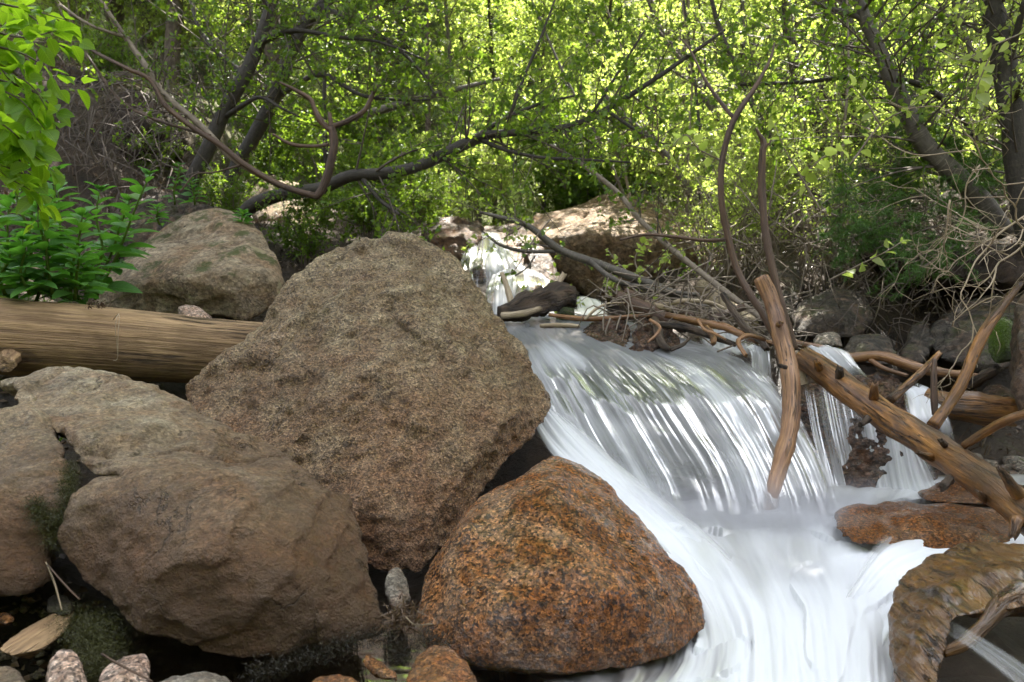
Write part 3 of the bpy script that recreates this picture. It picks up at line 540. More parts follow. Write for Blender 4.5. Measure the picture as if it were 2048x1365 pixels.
for a in [
  ('upright pink speckled pebble in the bottom left corner', 'pinkstone', [(85,1365,1.18),(95,1320,1.22),(120,1293,1.25),(148,1295,1.25),(168,1320,1.22),(182,1400,1.15),(90,1410,1.12),(135,1350,1.16)], 61),
  ('rusty speckled pebble under the small fallen twig', 'pinkstone', [(190,1360,1.2),(205,1330,1.24),(250,1310,1.28),(290,1308,1.29),(302,1330,1.25),(295,1380,1.18),(200,1390,1.15),(250,1350,1.18)], 62),
  ('grey green banded stone at the bottom edge under the long boulder', 'greystone', [(300,1375,1.2),(340,1350,1.24),(400,1342,1.25),(450,1350,1.24),(482,1372,1.2),(470,1420,1.12),(320,1420,1.12),(390,1375,1.16)], 63),
  ('rounded orange brown wet stone in front of the orange boulder', 'ruststone', [(800,1370,1.25),(825,1320,1.32),(860,1290,1.36),(900,1288,1.36),(935,1320,1.32),(962,1365,1.25),(950,1420,1.16),(820,1420,1.16),(880,1340,1.25)], 64),
  ('thin rusty splinter of stone between the two biggest front boulders', 'ruststone', [(722,1320,1.3),(732,1308,1.32),(755,1318,1.3),(795,1345,1.26),(800,1362,1.24),(760,1355,1.24)], 65),
  ('flat red stone at the bottom edge below the black moss', 'ruststone', [(600,1375,1.2),(630,1355,1.24),(680,1350,1.25),(720,1362,1.23),(740,1400,1.17),(620,1410,1.14)], 66),
  ('upright dark grey stone wedged between three boulders', 'greystone', [(772,1160,1.72),(784,1136,1.76),(800,1138,1.76),(815,1165,1.72),(822,1205,1.66),(790,1225,1.62),(770,1190,1.66)], 67),
  ('pale yellowish stone in the very bottom left corner', 'tan', [(-60,1345,1.22),(0,1330,1.25),(40,1345,1.23),(65,1375,1.18),(40,1420,1.12),(-60,1420,1.12)], 68),
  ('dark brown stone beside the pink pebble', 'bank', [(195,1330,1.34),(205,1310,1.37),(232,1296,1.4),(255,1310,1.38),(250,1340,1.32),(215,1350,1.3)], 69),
  ('small wet orange pebble on the gravel at the left edge', 'ruststone', [(-10,1240,1.42),(5,1222,1.45),(25,1225,1.45),(30,1240,1.42),(10,1250,1.4)], 70),
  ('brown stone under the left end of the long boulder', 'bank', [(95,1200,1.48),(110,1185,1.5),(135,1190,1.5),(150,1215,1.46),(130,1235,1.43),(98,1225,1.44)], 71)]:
    rock('stone', a[0], M[a[1]], [a[2]], thick=0.09, vox=0.0045, rnd=5, amp=0.006, freq=10, seed=a[3], fine=0.6, cat='stone')

# ------------------------------------------------------------------ fallen logs, driftwood, sticks
def wood(name, label, mat, cat, pts, sides=10, rough=0.12, seed=1, taper_end=False, jag=0.5, branches=(), group=None, n=None, lobes=0.0, stubs=()):
    """pts: (px, py, depth, radius in photo pixels)"""
    W = lambda ps: (np.array([P(*p[:3]) for p in ps]), np.array([p[3] / F * p[2] for p in ps])); rough = rough if rough < .05 else rough * 1.5
    p, r = W(pts); parts = len(branches) + len(stubs)
    if not parts:
        mb = MB(); tube(mb, p, r, sides, n, rough, seed, taper_end=taper_end, jag=jag, lobes=lobes); return tag(center(mb.build(name, mat)), label, cat, group)
    e = empty(name, p[0], label, cat, group)
    mb = MB(); tube(mb, p, r, sides, n, rough, seed, taper_end=taper_end, jag=jag, lobes=lobes); mb.build('trunk', mat, e)
    for k, b in enumerate(branches):
        q, rr = W(b); mb = MB(); tube(mb, q, rr, max(6, sides - 3), None, rough, seed + k + 1, jag=jag); mb.build('branch', mat, e)
    for k, b in enumerate(stubs):
        q, rr = W(b); mb = MB(); tube(mb, q, rr, 8, 7, 0.3, seed + k + 30, jag=1.2); mb.build('stub', M['driftdark'] if k % 2 else mat, e)
    return e
e = wood('fallen_log', 'thick smooth weathered log lying across the left side', M['log'], 'log',
     [(-420, 655, 2.35, 80), (-100, 668, 2.5, 79), (100, 679, 2.62, 75), (300, 694, 2.78, 70), (500, 710, 2.95, 66), (700, 722, 3.1, 62)], 40, 0.035, 3, n=90, jag=0.2,
     stubs=[[(20, 712, 2.5, 22), (16, 722, 2.42, 18), (12, 728, 2.36, 15)]])
# crumbs of red debris, dead needles hanging from the log
mb = MB(); rs = np.random.RandomState(5)
c = np.array([P(190 + rs.uniform(-16, 22), 612 + rs.uniform(-6, 8), 2.6) for _ in range(160)]); c[:, 2] += 0.006
leaves(mb, c, rs.normal(size=(160, 3)), rs.uniform(.004, .011, 160), rs, tilt=2); tag(mb.build('bark_crumbs', M['deadgrass']), 'small heap of red brown crumbs on the fallen log', 'debris', kind='stuff')
for pts, lab in (([(238, 628, 2.54), (234, 634, 2.50), (231, 660, 2.49), (234, 690, 2.50), (236, 715, 2.51)], 'left strand of dry grass hanging over the fallen log'), ([(226, 640, 2.52), (238, 630, 2.50), (236, 670, 2.485), (235, 716, 2.5), (226, 722, 2.49)], 'kinked strand of dry grass hanging over the fallen log')):
    mb = MB(); tube(mb, [P(*p) for p in pts], [.0012] * 5, 5, 16); tag(center(mb.build('dry_grass_strand', M['pale'])), lab, 'grass strand')

# broken dark driftwood in the upper pool
e = wood('driftwood', 'rotten black broken log with pale branch stubs lying in the upper pool', M['driftdark'], 'driftwood',
     [(1000, 632, 3.55, 15), (1040, 618, 3.6, 22), (1080, 604, 3.7, 27), (1120, 594, 3.8, 25), (1142, 602, 3.85, 18)], 20, 0.45, 4, n=40, jag=1.0, lobes=.12)
for b, lab in (([(1022, 606, 3.68, 7), (1014, 575, 3.7, 6), (1003, 545, 3.72, 4)], 'upright'), ([(1105, 582, 3.78, 7), (1118, 565, 3.8, 6), (1129, 547, 3.82, 6)], 'short'), ([(1003, 632, 3.5, 7), (1045, 628, 3.48, 7), (1080, 618, 3.55, 5)], 'lying')):
    mb = MB(); tube(mb, np.array([P(*q[:3]) for q in b]), [q[3] / F * q[2] for q in b], 9, None, .12, 3, jag=.6); mb.build('branch_stub', M['pale'], e)
tag(wood('driftwood', 'thin pale plank end lying flat in the pool beside the rotten log', M['pale'], 'driftwood', [(1080, 652, 3.4, 4), (1120, 651, 3.42, 5), (1158, 653, 3.44, 4)], 8))

# bare sticks and poles over the falls
wood('leaning_stick', 'thick peeled wet stick curving down into the foam right of the falls', M['peeled'], 'stick',
     [(1522, 556, 2.95, 15), (1545, 610, 2.92, 16), (1562, 670, 2.86, 17), (1577, 730, 2.80, 18), (1583, 800, 2.72, 18), (1577, 870, 2.62, 18), (1560, 930, 2.54, 17), (1545, 985, 2.455, 15), (1538, 1035, 2.43, 14)], 14, 0.10, 6, n=60, jag=.8,
     stubs=[[(1556, 650, 2.86, 6), (1563, 646, 2.8, 5)], [(1571, 735, 2.74, 5), (1560, 732, 2.68, 4)]])
wood('dead_branch', 'tall thin forked brown branch rising left of the peeled stick', M['brownbr'], 'branch',
     [(1560,700,2.98,6.2), (1532,640,3.0,7.0), (1500,588,3.04,7.0), (1475,540,3.08,7.0), (1455,470,3.1,7.0), (1443,400,3.1,6.6), (1445,320,3.1,6.2), (1468,240,3.1,6.2), (1510,175,3.12,4.7), (1540,120,3.14,3.1), (1549,86,3.15,2.0)], 9, 0.08, 7, n=70,
     branches=[[(1468,238,3.1,4.7), (1430,190,3.15,3.9), (1405,150,3.2,3.1), (1380,100,3.25,2.3), (1358,74,3.3,1.6)], [(1450,480,3.09,3.9), (1405,481,3.1,3.9), (1350,474,3.1,3.5), (1290,470,3.1,3.1), (1240,480,3.1,2.3)]])
wood('dead_branch', 'straight tall brown pole with a broken tip behind the peeled stick', M['brownbr'], 'branch',
     [(1590,700,3.0,7.0), (1572,640,3.02,7.8), (1550,560,3.05,7.8), (1532,470,3.08,7.8), (1524,380,3.1,7.8), (1525,310,3.1,7.0), (1527,285,3.1,6.2), (1512,258,3.1,2.3)], 9, 0.08, 8, n=60, branches=[[(1527,292,3.1,3.1), (1538,288,3.1,2.3), (1542,280,3.1,1.6)]])
e = wood('leaning_log', 'wet golden brown log with broken stubs slanting down at the right', M['wetlog'], 'log',
     [(1608, 715, 2.95, 22), (1660, 752, 2.82, 26), (1740, 812, 2.64, 29), (1830, 870, 2.45, 31), (1920, 930, 2.25, 33), (2000, 985, 2.08, 35), (2080, 1050, 1.92, 36), (2200, 1150, 1.75, 38)], 22, 0.08, 9, n=90,
     branches=[[(1782, 800, 2.62, 9), (1815, 770, 2.66, 8), (1850, 738, 2.7, 7), (1880, 706, 2.74, 5)],
               [(1866, 852, 2.46, 13), (1890, 820, 2.48, 11), (1925, 765, 2.5, 11), (1960, 680, 2.54, 11), (2000, 620, 2.58, 9), (2042, 566, 2.6, 5)],
               [(1928, 892, 2.26, 8), (1975, 862, 2.2, 9), (2020, 838, 2.14, 9), (2070, 822, 2.1, 9)],
               [(2044, 1000, 1.98, 14), (2015, 960, 1.96, 10), (1998, 935, 1.95, 6)]],
     stubs=[[(1640, 742, 2.83, 9), (1636, 728, 2.8, 7), (1632, 722, 2.79, 5)], [(1680, 760, 2.75, 9), (1679, 745, 2.72, 8), (1680, 735, 2.71, 6)], [(1748, 797, 2.6, 10), (1748, 780, 2.56, 8), (1750, 768, 2.55, 6)],
            [(1735, 838, 2.56, 8), (1722, 850, 2.52, 6)], [(1870, 915, 2.32, 10), (1850, 912, 2.28, 7), (1835, 905, 2.26, 5)], [(1900, 960, 2.2, 10), (1885, 975, 2.16, 8)], [(2035, 1040, 1.93, 14), (2030, 1060, 1.91, 10), (2026, 1076, 1.9, 7)],
            [(1890, 890, 2.28, 7), (1880, 880, 2.24, 5)], [(1970, 1000, 2.08, 8), (1955, 985, 2.04, 6)]])
wood('broken_stake', 'thin dark upright stake between the leaning log branches', M['brownbr'], 'stick', [(1870, 830, 2.6, 6), (1868, 790, 2.62, 7), (1868, 745, 2.64, 6), (1869, 718, 2.65, 4)], 7)
wood('driftwood', 'long thin dark wet root lying along the right bank stones', M['stick'], 'driftwood',
     [(1585, 685, 3.3, 6), (1650, 700, 3.3, 9), (1700, 715, 3.28, 10), (1760, 712, 3.24, 10), (1830, 735, 3.18, 11), (1900, 748, 3.12, 9), (1965, 755, 3.08, 6)], 9, .15, 12, branches=[[(1740, 720, 3.25, 6), (1770, 738, 3.2, 5), (1815, 752, 3.15, 4)]])
wood('driftwood', 'big brown wet log behind the upright branches of the leaning log', M['wetlog'], 'log',
     [(1850, 800, 3.0, 24), (1900, 812, 2.95, 30), (1960, 818, 2.92, 32), (2020, 822, 2.9, 30)], 18, .15, 13)
wood('driftwood', 'short grey wet stump end in the dark beside the red rock', M['driftdark'], 'driftwood', [(1935, 775, 3.05, 9), (1965, 755, 3.0, 11), (1995, 738, 2.95, 9)], 10, .2, 14)
# pale sawn board standing in the falls
bv, bf = hull_verts_faces([P(*q) for q in [(1578, 702, 2.98), (1594, 702, 2.98), (1613, 768, 2.9), (1598, 772, 2.9), (1580, 701, 3.01), (1597, 701, 3.01), (1616, 767, 2.93), (1600, 771, 2.93)]])
mb = MB(); mb.add(bv, bf, gv=bv); tag(center(mb.build('board', M['board'] if 'board' in M else M['pale'], smooth_=False)), 'pale grey sawn board standing between the peeled stick and the leaning log', 'board')

# the pile of sticks at the lip, one thing each
for lab, mat, pts in [
  ('thick dark broken stick with a pale torn end, topmost of the stick pile', 'brownbr', [(1235, 592, 3.55, 12), (1290, 618, 3.5, 16), (1335, 640, 3.4, 13), (1370, 660, 3.3, 8)]),
  ('second dark stick just behind the torn one in the pile', 'brownbr', [(1250, 582, 3.75, 6), (1300, 605, 3.7, 9), (1350, 622, 3.65, 8), (1400, 636, 3.6, 5)]),
  ('long orange brown stick running right across the pile', 'stick', [(1330, 630, 3.32, 6), (1400, 645, 3.3, 8), (1450, 655, 3.25, 8), (1510, 680, 3.15, 7), (1560, 690, 3.05, 4)]),
  ('thin orange stick pointing left out over the pool', 'stick', [(1098, 630, 3.6, 4), (1160, 638, 3.55, 5), (1220, 637, 3.5, 5), (1300, 632, 3.45, 5), (1370, 634, 3.4, 4)]),
  ('dark blackened stick slanting down right to the water', 'driftdark', [(1445, 588, 3.35, 6), (1465, 620, 3.3, 7), (1490, 655, 3.2, 8), (1520, 680, 3.1, 8), (1535, 700, 3.05, 6)]),
  ('grey green wet branch bending down into the pool', 'driftdark', [(1310, 640, 3.3, 8), (1318, 670, 3.2, 9), (1325, 690, 3.12, 8), (1340, 700, 3.08, 5)]),
  ('dark stick lying under the long orange one', 'driftdark', [(1320, 650, 3.25, 6), (1370, 655, 3.2, 8), (1430, 675, 3.12, 7), (1470, 690, 3.08, 5)]),
  ('short gold peeled stick standing over the small right falls', 'wetlog', [(1412, 655, 3.15, 5), (1425, 672, 3.1, 7), (1428, 688, 3.05, 5)]),
  ('curved orange hook of a stick at the lip of the falls', 'stick', [(1530, 680, 3.02, 4), (1500, 672, 3.0, 5), (1480, 678, 2.98, 5), (1478, 690, 2.95, 5), (1492, 712, 2.9, 4)]),
  ('brown stick rising right from the pile to the bank', 'brownbr', [(1410, 645, 3.6, 8), (1450, 630, 3.65, 9), (1490, 612, 3.7, 7)]),
  ('bleached knobby branch lying over the top of the pile', 'pale', [(1290, 604, 3.6, 4), (1330, 610, 3.55, 5), (1370, 602, 3.5, 5), (1420, 606, 3.5, 4), (1450, 618, 3.5, 3)]),
  ('pale straight stick behind the pile on the gravel', 'pale', [(1330, 612, 3.8, 6), (1380, 617, 3.8, 9), (1440, 622, 3.75, 8)]),
  ('small bleached forked twig in front of the pile', 'pale', [(1340, 620, 3.3, 4), (1322, 614, 3.28, 6), (1310, 610, 3.28, 3)]),
  ('thick grey log end lying behind the pile on the bank', 'pale', [(1400, 570, 4.6, 14), (1440, 600, 4.5, 22), (1480, 630, 4.3, 22), (1500, 650, 4.1, 16)]),
  ('thin stick hanging over the broad wet black rock', 'stick', [(1300, 640, 3.1, 3), (1320, 655, 3.05, 3), (1310, 672, 3.02, 3), (1295, 685, 3.0, 2)]),
  ('red brown thin stick arching over the small right falls', 'stick', [(1395, 640, 3.1, 3), (1410, 660, 3.05, 3), (1430, 668, 3.02, 3), (1452, 680, 3.0, 2)]),
  ('pale thin stick crossing the left end of the pile', 'pale', [(1170, 640, 3.5, 3), (1190, 620, 3.5, 3), (1215, 608, 3.5, 2), (1250, 606, 3.5, 2)]),
  ('dark root stub at the foot of the broad wet black rock', 'driftdark', [(1340, 700, 3.0, 5), (1365, 690, 3.02, 4), (1380, 676, 3.05, 3)])]:
    wood('stick', lab, M[mat], 'stick', pts, 9, .18, len(lab), jag=.8, group='sticks piled at the lip of the falls')
rs = np.random.RandomState(12)
mb = MB(); 
for k in range(150):
    x = rs.uniform(1210, 1560); y = 600 + (x - 1210) * .2 + rs.normal() * 22; d = 3.5 + rs.normal() * .15; a = P(x, y, d)
    dr = unit(rs.normal(size=3) * [1, .5, .45]); L = rs.uniform(.05, .3); bend = rs.normal(size=3) * .04
    tube(mb, [a, a + dr * L * .5 + bend, a + dr * L], [.004, .003, .0015], 5, 6, seed=k)
tag(mb.build('twig_litter', M['twig']), 'tangle of small broken twigs among the piled sticks', 'twigs', kind='stuff')

# hollow banded stump of driftwood at the lower right
def groove(V, N):
    c = P(2120, 1330, 1.2); v = V - c; ang = np.arctan2(v[:, 2] + .25 * v[:, 1], -v[:, 0]); r = np.linalg.norm(v[:, [0, 2]], axis=1)
    q = r * 80 + 2.2 * fbm(V * 6, 3) - ang * 2.0
    d = np.abs(np.sin(q)) ** 0.6 * .006 - .004; d = d * smooth(N[:, 2] - N[:, 1] * .5, .1, .6) + .006 * fbm(V * 16, 3); return V + N * d[:, None]
M['stump'] = wood_mat('wet_banded_driftwood', (0.17, 0.08, 0.02), (0.03, 0.014, 0.006), grain=(75, 5, 9), rough=0.35, bump=0.012, patches=(0.10, 0.045, 0.012), coat=0.7)
M['root'] = wood_mat('wet_root_wood', (0.15, 0.07, 0.022), (0.035, 0.016, 0.007), grain=(45, 45, 5), rough=0.3, bump=0.010, patches=(0.05, 0.025, 0.01), coat=0.7)
e = empty('driftwood_stump', P(2000, 1365, 1.3), 'large wet grooved driftwood stump at the lower right corner', 'driftwood')
o = rock('stump_body', None, M['stump'], [[(1775,1228,1.52),(1780,1190,1.58),(1800,1150,1.64),(1840,1118,1.7),(1900,1097,1.72),(1980,1088,1.72),(2100,1092,1.68),(2200,1130,1.6),(2200,1220,1.4),(2050,1215,1.35),(1960,1215,1.37),(1900,1240,1.36),(1850,1200,1.43),(1950,1150,1.48),(2050,1140,1.45)],
          [(1776,1225,1.53),(1810,1170,1.56),(1880,1160,1.46),(1915,1225,1.37),(1893,1265,1.35),(1868,1310,1.32),(1872,1440,1.20),(1790,1440,1.22),(1800,1345,1.33),(1787,1290,1.42),(1840,1260,1.36)]],
         thick=0.16, vox=0.005, rnd=16, amp=0.010, freq=6, seed=71, fine=.3, cat=None, carve=groove, pull=.35)
n_ = len(o.data.vertices); v_ = np.empty(n_ * 3); o.data.vertices.foreach_get('co', v_); v_ = v_.reshape(-1, 3) + np.array(o.location); c_ = P(2120, 1330, 1.2); w_ = v_ - c_
g_ = np.stack([np.linalg.norm(w_[:, [0, 2]], axis=1), np.arctan2(w_[:, 2] + .25 * w_[:, 1], -w_[:, 0]) * .4, w_[:, 1]], 1); g_[:, 0] += .012 * fbm(v_ * 7, 3); o.data.attributes['gv'].data.foreach_set('vector', g_.ravel())
o.parent = e; o.matrix_parent_inverse = Matrix.Translation(-e.location)
for q in ([(2040, 1190, 1.42, 30), (2000, 1212, 1.38, 20), (1968, 1250, 1.35, 15), (1925, 1288, 1.33, 13), (1885, 1304, 1.33, 10)],):
    mb = MB(); tube(mb, np.array([P(*p[:3]) for p in q]), [p[3] / F * p[2] for p in q], 18, 40, .16, 5, lobes=.10); mb.build('root', M['root'], e)
# driftwood wedge, curled leaves and thin twigs in the bottom left corner
bv, bf = hull_verts_faces([P(*q) for q in [(-10, 1298, 1.3), (40, 1262, 1.38), (100, 1228, 1.45), (148, 1205, 1.5), (150, 1222, 1.47), (132, 1262, 1.4), (90, 1298, 1.33), (20, 1312, 1.29), (60, 1320, 1.36), (140, 1260, 1.48)]])
WL = unit(P(148, 1205, 1.5) - P(0, 1300, 1.3)); WS = unit(np.cross(WL, [0, 0, 1.])); WU = np.cross(WS, WL); V, Q = remesh(bv, bf, .004); V = relax(V, Q, 1); mb = MB(); mb.add(V, Q, gv=(V - V[0]) @ np.stack([WS, WU, WL], 1)); tag(center(mb.build('driftwood', M['log'])), 'split weathered wedge of wood on the moss in the bottom left corner', 'driftwood')
for lab, mat, pts in [('thin fallen twig lying over the rusty speckled pebble', 'brownbr', [(203, 1308, 1.22, 2), (240, 1330, 1.19, 2.5), (305, 1364, 1.14, 2)]), ('long dry stem leaning in the mossy crack', 'pale', [(92, 1125, 1.42, 1.5), (110, 1170, 1.4, 2), (124, 1222, 1.38, 1.5)]),
                      ('thin dark stem crossing the long dry stem in the crack', 'brownbr', [(95, 1130, 1.41, 1.5), (130, 1170, 1.38, 2), (160, 1200, 1.36, 1.5)]), ('curved white twig in front of the upright dark grey stone', 'pale', [(812, 1235, 1.36, 1.5), (830, 1250, 1.34, 1.5), (865, 1248, 1.33, 1)])]:
    wood('twig', lab, M[mat], 'twig', pts, 6)
def scatter_px(n, box, d, rs, jit=.03):
    x = rs.uniform(box[0], box[2], n); y = rs.uniform(box[1], box[3], n); return np.array([P(a, b, d + rs.normal() * jit) for a, b in zip(x, y)])
def moss_patch(name, label, mat, pts, n, spread, size, seed, cat='moss'):
    rs = np.random.RandomState(seed); c = catmull(np.array([P(*p) for p in pts]), 60); p = c[rs.randint(0, 60, n)] + rs.normal(size=(n, 3)) * spread
    mb = MB(); leaves(mb, p, rs.normal(size=(n, 3)) + [0, -.3, .5], rs.uniform(.5, 1.2, n) * size, rs, NEEDLE, tilt=1.5); tag(mb.build(name, M[mat]), label, cat, kind='stuff')
moss_patch('moss', 'dark moss filling the crack between the two left boulders', 'moss', [(140, 935, 1.55), (135, 990, 1.5), (120, 1050, 1.47), (70, 1010, 1.49), (110, 1090, 1.45)], 9000, .009, .008, 1)
moss_patch('moss', 'green moss cushion under the left end of the long boulder', 'moss', [(150, 1240, 1.4), (180, 1290, 1.34), (205, 1265, 1.38), (200, 1330, 1.3), (170, 1340, 1.26)], 20000, .018, .007, 2)
moss_patch('wet_moss', 'black wet moss along the waterline under the long boulder', 'blackmoss', [(500, 1350, 1.3), (560, 1335, 1.31), (640, 1310, 1.34), (700, 1290, 1.36), (770, 1270, 1.4), (800, 1310, 1.37), (850, 1280, 1.4), (890, 1300, 1.37)], 8000, .010, .008, 3)
moss_patch('wet_litter', 'little heap of wet dead needles between the front boulders', 'deadgrass', [(780, 1240, 1.42), (800, 1232, 1.43), (830, 1246, 1.4)], 260, .012, .03, 4, 'litter')
moss_patch('moss', 'bright green moss on the rock by the upright broken branch', 'brightmoss', [(1985, 680, 3.06), (1995, 650, 3.12), (2012, 668, 3.1), (1990, 700, 3.04)], 5000, .02, .012, 6)

# ------------------------------------------------------------------ moving water
M['w_main'] = water_mat('water_silk', 15, 0.4, contrast=(0.32, 0.80), body=(0.075, 0.08, 0.08), body_a=.5, gloss=.35, min_a=.14, refl=.07)
M['w_veil'] = water_mat('water_veil', 22, 0.45, contrast=(0.33, 0.74), body_a=0.06)
M['w_foam'] = water_mat('water_foam', 8, 1.2, contrast=(0.15, 0.8), body=(0.12, 0.08, 0.05), body_a=.2, gloss=.35)
M['w_pool'] = water_mat('water_pool', 9, 1.2, contrast=(0.40, 0.68), body=(0.05, 0.035, 0.02), gloss=.12, body_a=.6, refl=.7)
def water(name, mat, lines, nu=120, nv=140, amp=.01, fu=(22, 1.0), seed=0, fade_u=(.06, .06), fade_v=(.03, .05), layers=1, gap=.02, label=None, lump=0.0, foam_mul=1.0, fvar=.22):
    """lines: flow lines from left to right, each a list of (px, py, depth, foam) from upstream to downstream"""
    L = []
    for ln in lines:
        a = np.array([[*P(q[0], q[1], q[2]), q[3]] for q in ln]); L.append(catmull(a, nv))
    A = np.array(L); G = np.array([catmull(A[:, j], nu) for j in range(nv)])           # nv x nu x 4
    X = G[..., :3]; foam = np.clip(G[..., 3], 0, 1) * foam_mul; fv = None
    du = np.gradient(X, axis=1); dv = np.gradient(X, axis=0); N = unit(np.cross(du, dv)); N *= np.where(N[..., 1:2] > 0, -1, 1)
    mid = X[:, nu // 2]; lv = np.concatenate([[0], np.cumsum(np.linalg.norm(np.diff(mid, axis=0), axis=1))]); wu = np.linalg.norm(du, axis=2).mean(0); lu = np.cumsum(wu)
    U = np.repeat(lu[None], nv, 0); Vv = np.repeat(lv[:, None], nu, 1)
    tu, tv = np.meshgrid(np.linspace(0, 1, nu), np.linspace(0, 1, nv))
    for k in range(layers):
        q = np.stack([U.ravel() * fu[0], np.full(U.size, seed + k * 7.7), Vv.ravel() * fu[1]], 1)
        d = amp * fbm(q, 3).reshape(U.shape) + lump * fbm(np.stack([U.ravel() * 4, q[:, 1], Vv.ravel() * 3], 1), 3).reshape(U.shape)
        Y = X + N * (d + k * gap)[..., None]
        fm = np.clip(foam + fvar * fbm(np.stack([U.ravel() * 5.5, q[:, 1] + 30, Vv.ravel() * .9], 1), 3).reshape(U.shape) * (foam < .93), 0, 1)
        e = 0.25 * fbm(np.stack([Vv.ravel() * 5, q[:, 1], U.ravel() * 0], 1), 2).reshape(U.shape)
        f2 = .8 * fbm(np.stack([U.ravel() * 12, q[:, 1], U.ravel() * 0], 1), 3).reshape(U.shape)
        fd = smooth(tu, 0, fade_u[0] * (1 + e) + 1e-4) * smooth(1 - tu, 0, fade_u[1] * (1 + e) + 1e-4) * smooth(tv, 0, fade_v[0] * (1 + f2) + 1e-4) * smooth(1 - tv, 0, fade_v[1] * (1 + f2) + 1e-4)
        idx = np.arange(U.size).reshape(U.shape); mb = MB()
        mb.add(Y.reshape(-1, 3), np.stack([idx[:-1, :-1], idx[:-1, 1:], idx[1:, 1:], idx[1:, :-1]], -1).reshape(-1, 4), gv=np.stack([U.ravel(), np.full(U.size, seed + 3.3 * k), Vv.ravel()], 1))
        o = mb.build(name, mat, attrs={'foam': fm.ravel(), 'fade': fd.ravel()}); tag(o, label, kind='structure')
# upper pool running to the lip, over it and down: the main cascade
water('cascade_water', M['w_main'], [
  [(900,628,4.7,.0),(960,640,3.9,.1),(1005,665,3.2,.25),(1045,720,2.85,.5),(1075,790,2.72,.5),(1110,870,2.62,.5),(1170,960,2.5,.54),(1230,1040,2.36,.8)],
  [(960,622,4.7,.0),(1030,640,3.9,.1),(1075,665,3.3,.2),(1130,715,2.92,.54),(1190,780,2.76,.34),(1240,860,2.64,.42),(1290,950,2.5,.34),(1340,1040,2.34,.8)],
  [(1010,618,4.7,.0),(1100,640,3.8,.1),(1150,668,3.35,.15),(1240,712,2.98,.34),(1310,780,2.78,.38),(1370,865,2.64,.34),(1420,950,2.5,.34),(1450,1040,2.34,.75)],
  [(1060,618,4.7,.0),(1180,650,3.7,.1),(1240,680,3.3,.15),(1340,722,2.98,.36),(1420,790,2.8,.42),(1480,870,2.66,.36),(1525,950,2.52,.36),(1560,1040,2.36,.78)],
  [(1120,618,4.7,.0),(1260,660,3.6,.15),(1340,695,3.2,.3),(1430,718,2.98,.34),(1500,780,2.84,.5),(1550,860,2.7,.5),(1590,950,2.56,.5),(1620,1040,2.4,.8)],
  [(1180,618,4.7,.0),(1330,665,3.5,.2),(1410,690,3.2,.4),(1480,715,3.02,.42),(1545,775,2.9,.54),(1600,855,2.76,.5),(1640,950,2.6,.5),(1670,1040,2.42,.8)]],
  nu=260, nv=220, amp=.007, fu=(20, .5), seed=1, fade_u=(.01, .03), fade_v=(.01, .26), lump=.012)
water('cascade_water', M['w_veil'], [
  [(1045,715,2.82,.3),(1080,790,2.69,.5),(1115,870,2.58,.55),(1175,960,2.46,.6),(1235,1060,2.3,.7)],
  [(1235,705,2.97,.2),(1315,780,2.75,.42),(1375,865,2.6,.4),(1430,960,2.46,.45),(1460,1060,2.3,.6)],
  [(1430,712,2.97,.3),(1505,780,2.8,.5),(1555,860,2.66,.5),(1600,955,2.5,.5),(1630,1060,2.34,.6)],
  [(1500,712,3.0,.3),(1560,775,2.86,.55),(1615,855,2.7,.5),(1660,955,2.54,.5),(1700,1060,2.36,.6)]],
  foam_mul=.8, nu=220, nv=160, amp=.008, fu=(22, .5), seed=11, fade_u=(.05, .12), fade_v=(.2, .25), lump=.012)
# bright diagonal stream in front, out from behind the pointed boulder
water('side_stream_water', M['w_foam'], [
  [(1040,800,2.6,.6),(1080,880,2.48,.7),(1140,950,2.3,.85),(1230,1020,2.1,.9),(1320,1100,1.92,.95),(1400,1200,1.72,.97),(1440,1290,1.55,.95)],
  [(1075,800,2.62,.6),(1130,870,2.5,.75),(1200,940,2.36,.8),(1290,1015,2.18,.85),(1380,1100,1.98,.95),(1470,1200,1.76,.98),(1520,1300,1.56,.98)],
  [(1100,810,2.64,.5),(1180,860,2.54,.65),(1260,930,2.42,.7),(1350,1000,2.26,.8),(1450,1080,2.06,.9),(1540,1180,1.82,.97),(1600,1300,1.58,.98)]],
  nu=120, nv=160, amp=.012, fu=(20, 1.2), seed=21, fade_u=(.12, .45), fade_v=(.12, .3))
# thin curtain under the leaning log, and the small spouts on the right
water('curtain_water', M['w_veil'], [
  [(1600,770,2.95,.40),(1615,860,2.82,.50),(1640,960,2.66,.65),(1660,1040,2.5,.85)],
  [(1680,775,2.95,.45),(1700,870,2.82,.57),(1720,960,2.7,.65),(1735,1030,2.55,.85)],
  [(1760,800,2.9,.40),(1785,880,2.78,.50),(1800,960,2.66,.60),(1820,1020,2.56,.75)],
  [(1820,850,2.8,.35),(1850,900,2.72,.50),(1880,950,2.64,.55),(1910,1000,2.58,.70)]],
  nu=200, nv=110, amp=.012, fu=(30, .8), seed=31, fade_u=(.08, .15), fade_v=(.12, .15))
water('spout_water', M['w_veil'], [[(1480,690,3.1,.5),(1500,705,3.03,.6),(1504,760,2.98,.5),(1512,830,2.93,.4)],[(1510,688,3.1,.5),(1520,703,3.05,.6),(1525,760,3.0,.45),(1530,830,2.95,.35)],[(1535,690,3.1,.5),(1541,706,3.06,.55),(1544,760,3.0,.5),(1548,830,2.95,.4)]],
  nu=60, nv=60, amp=.008, fu=(40, 1), seed=41, fade_v=(.15, .25))
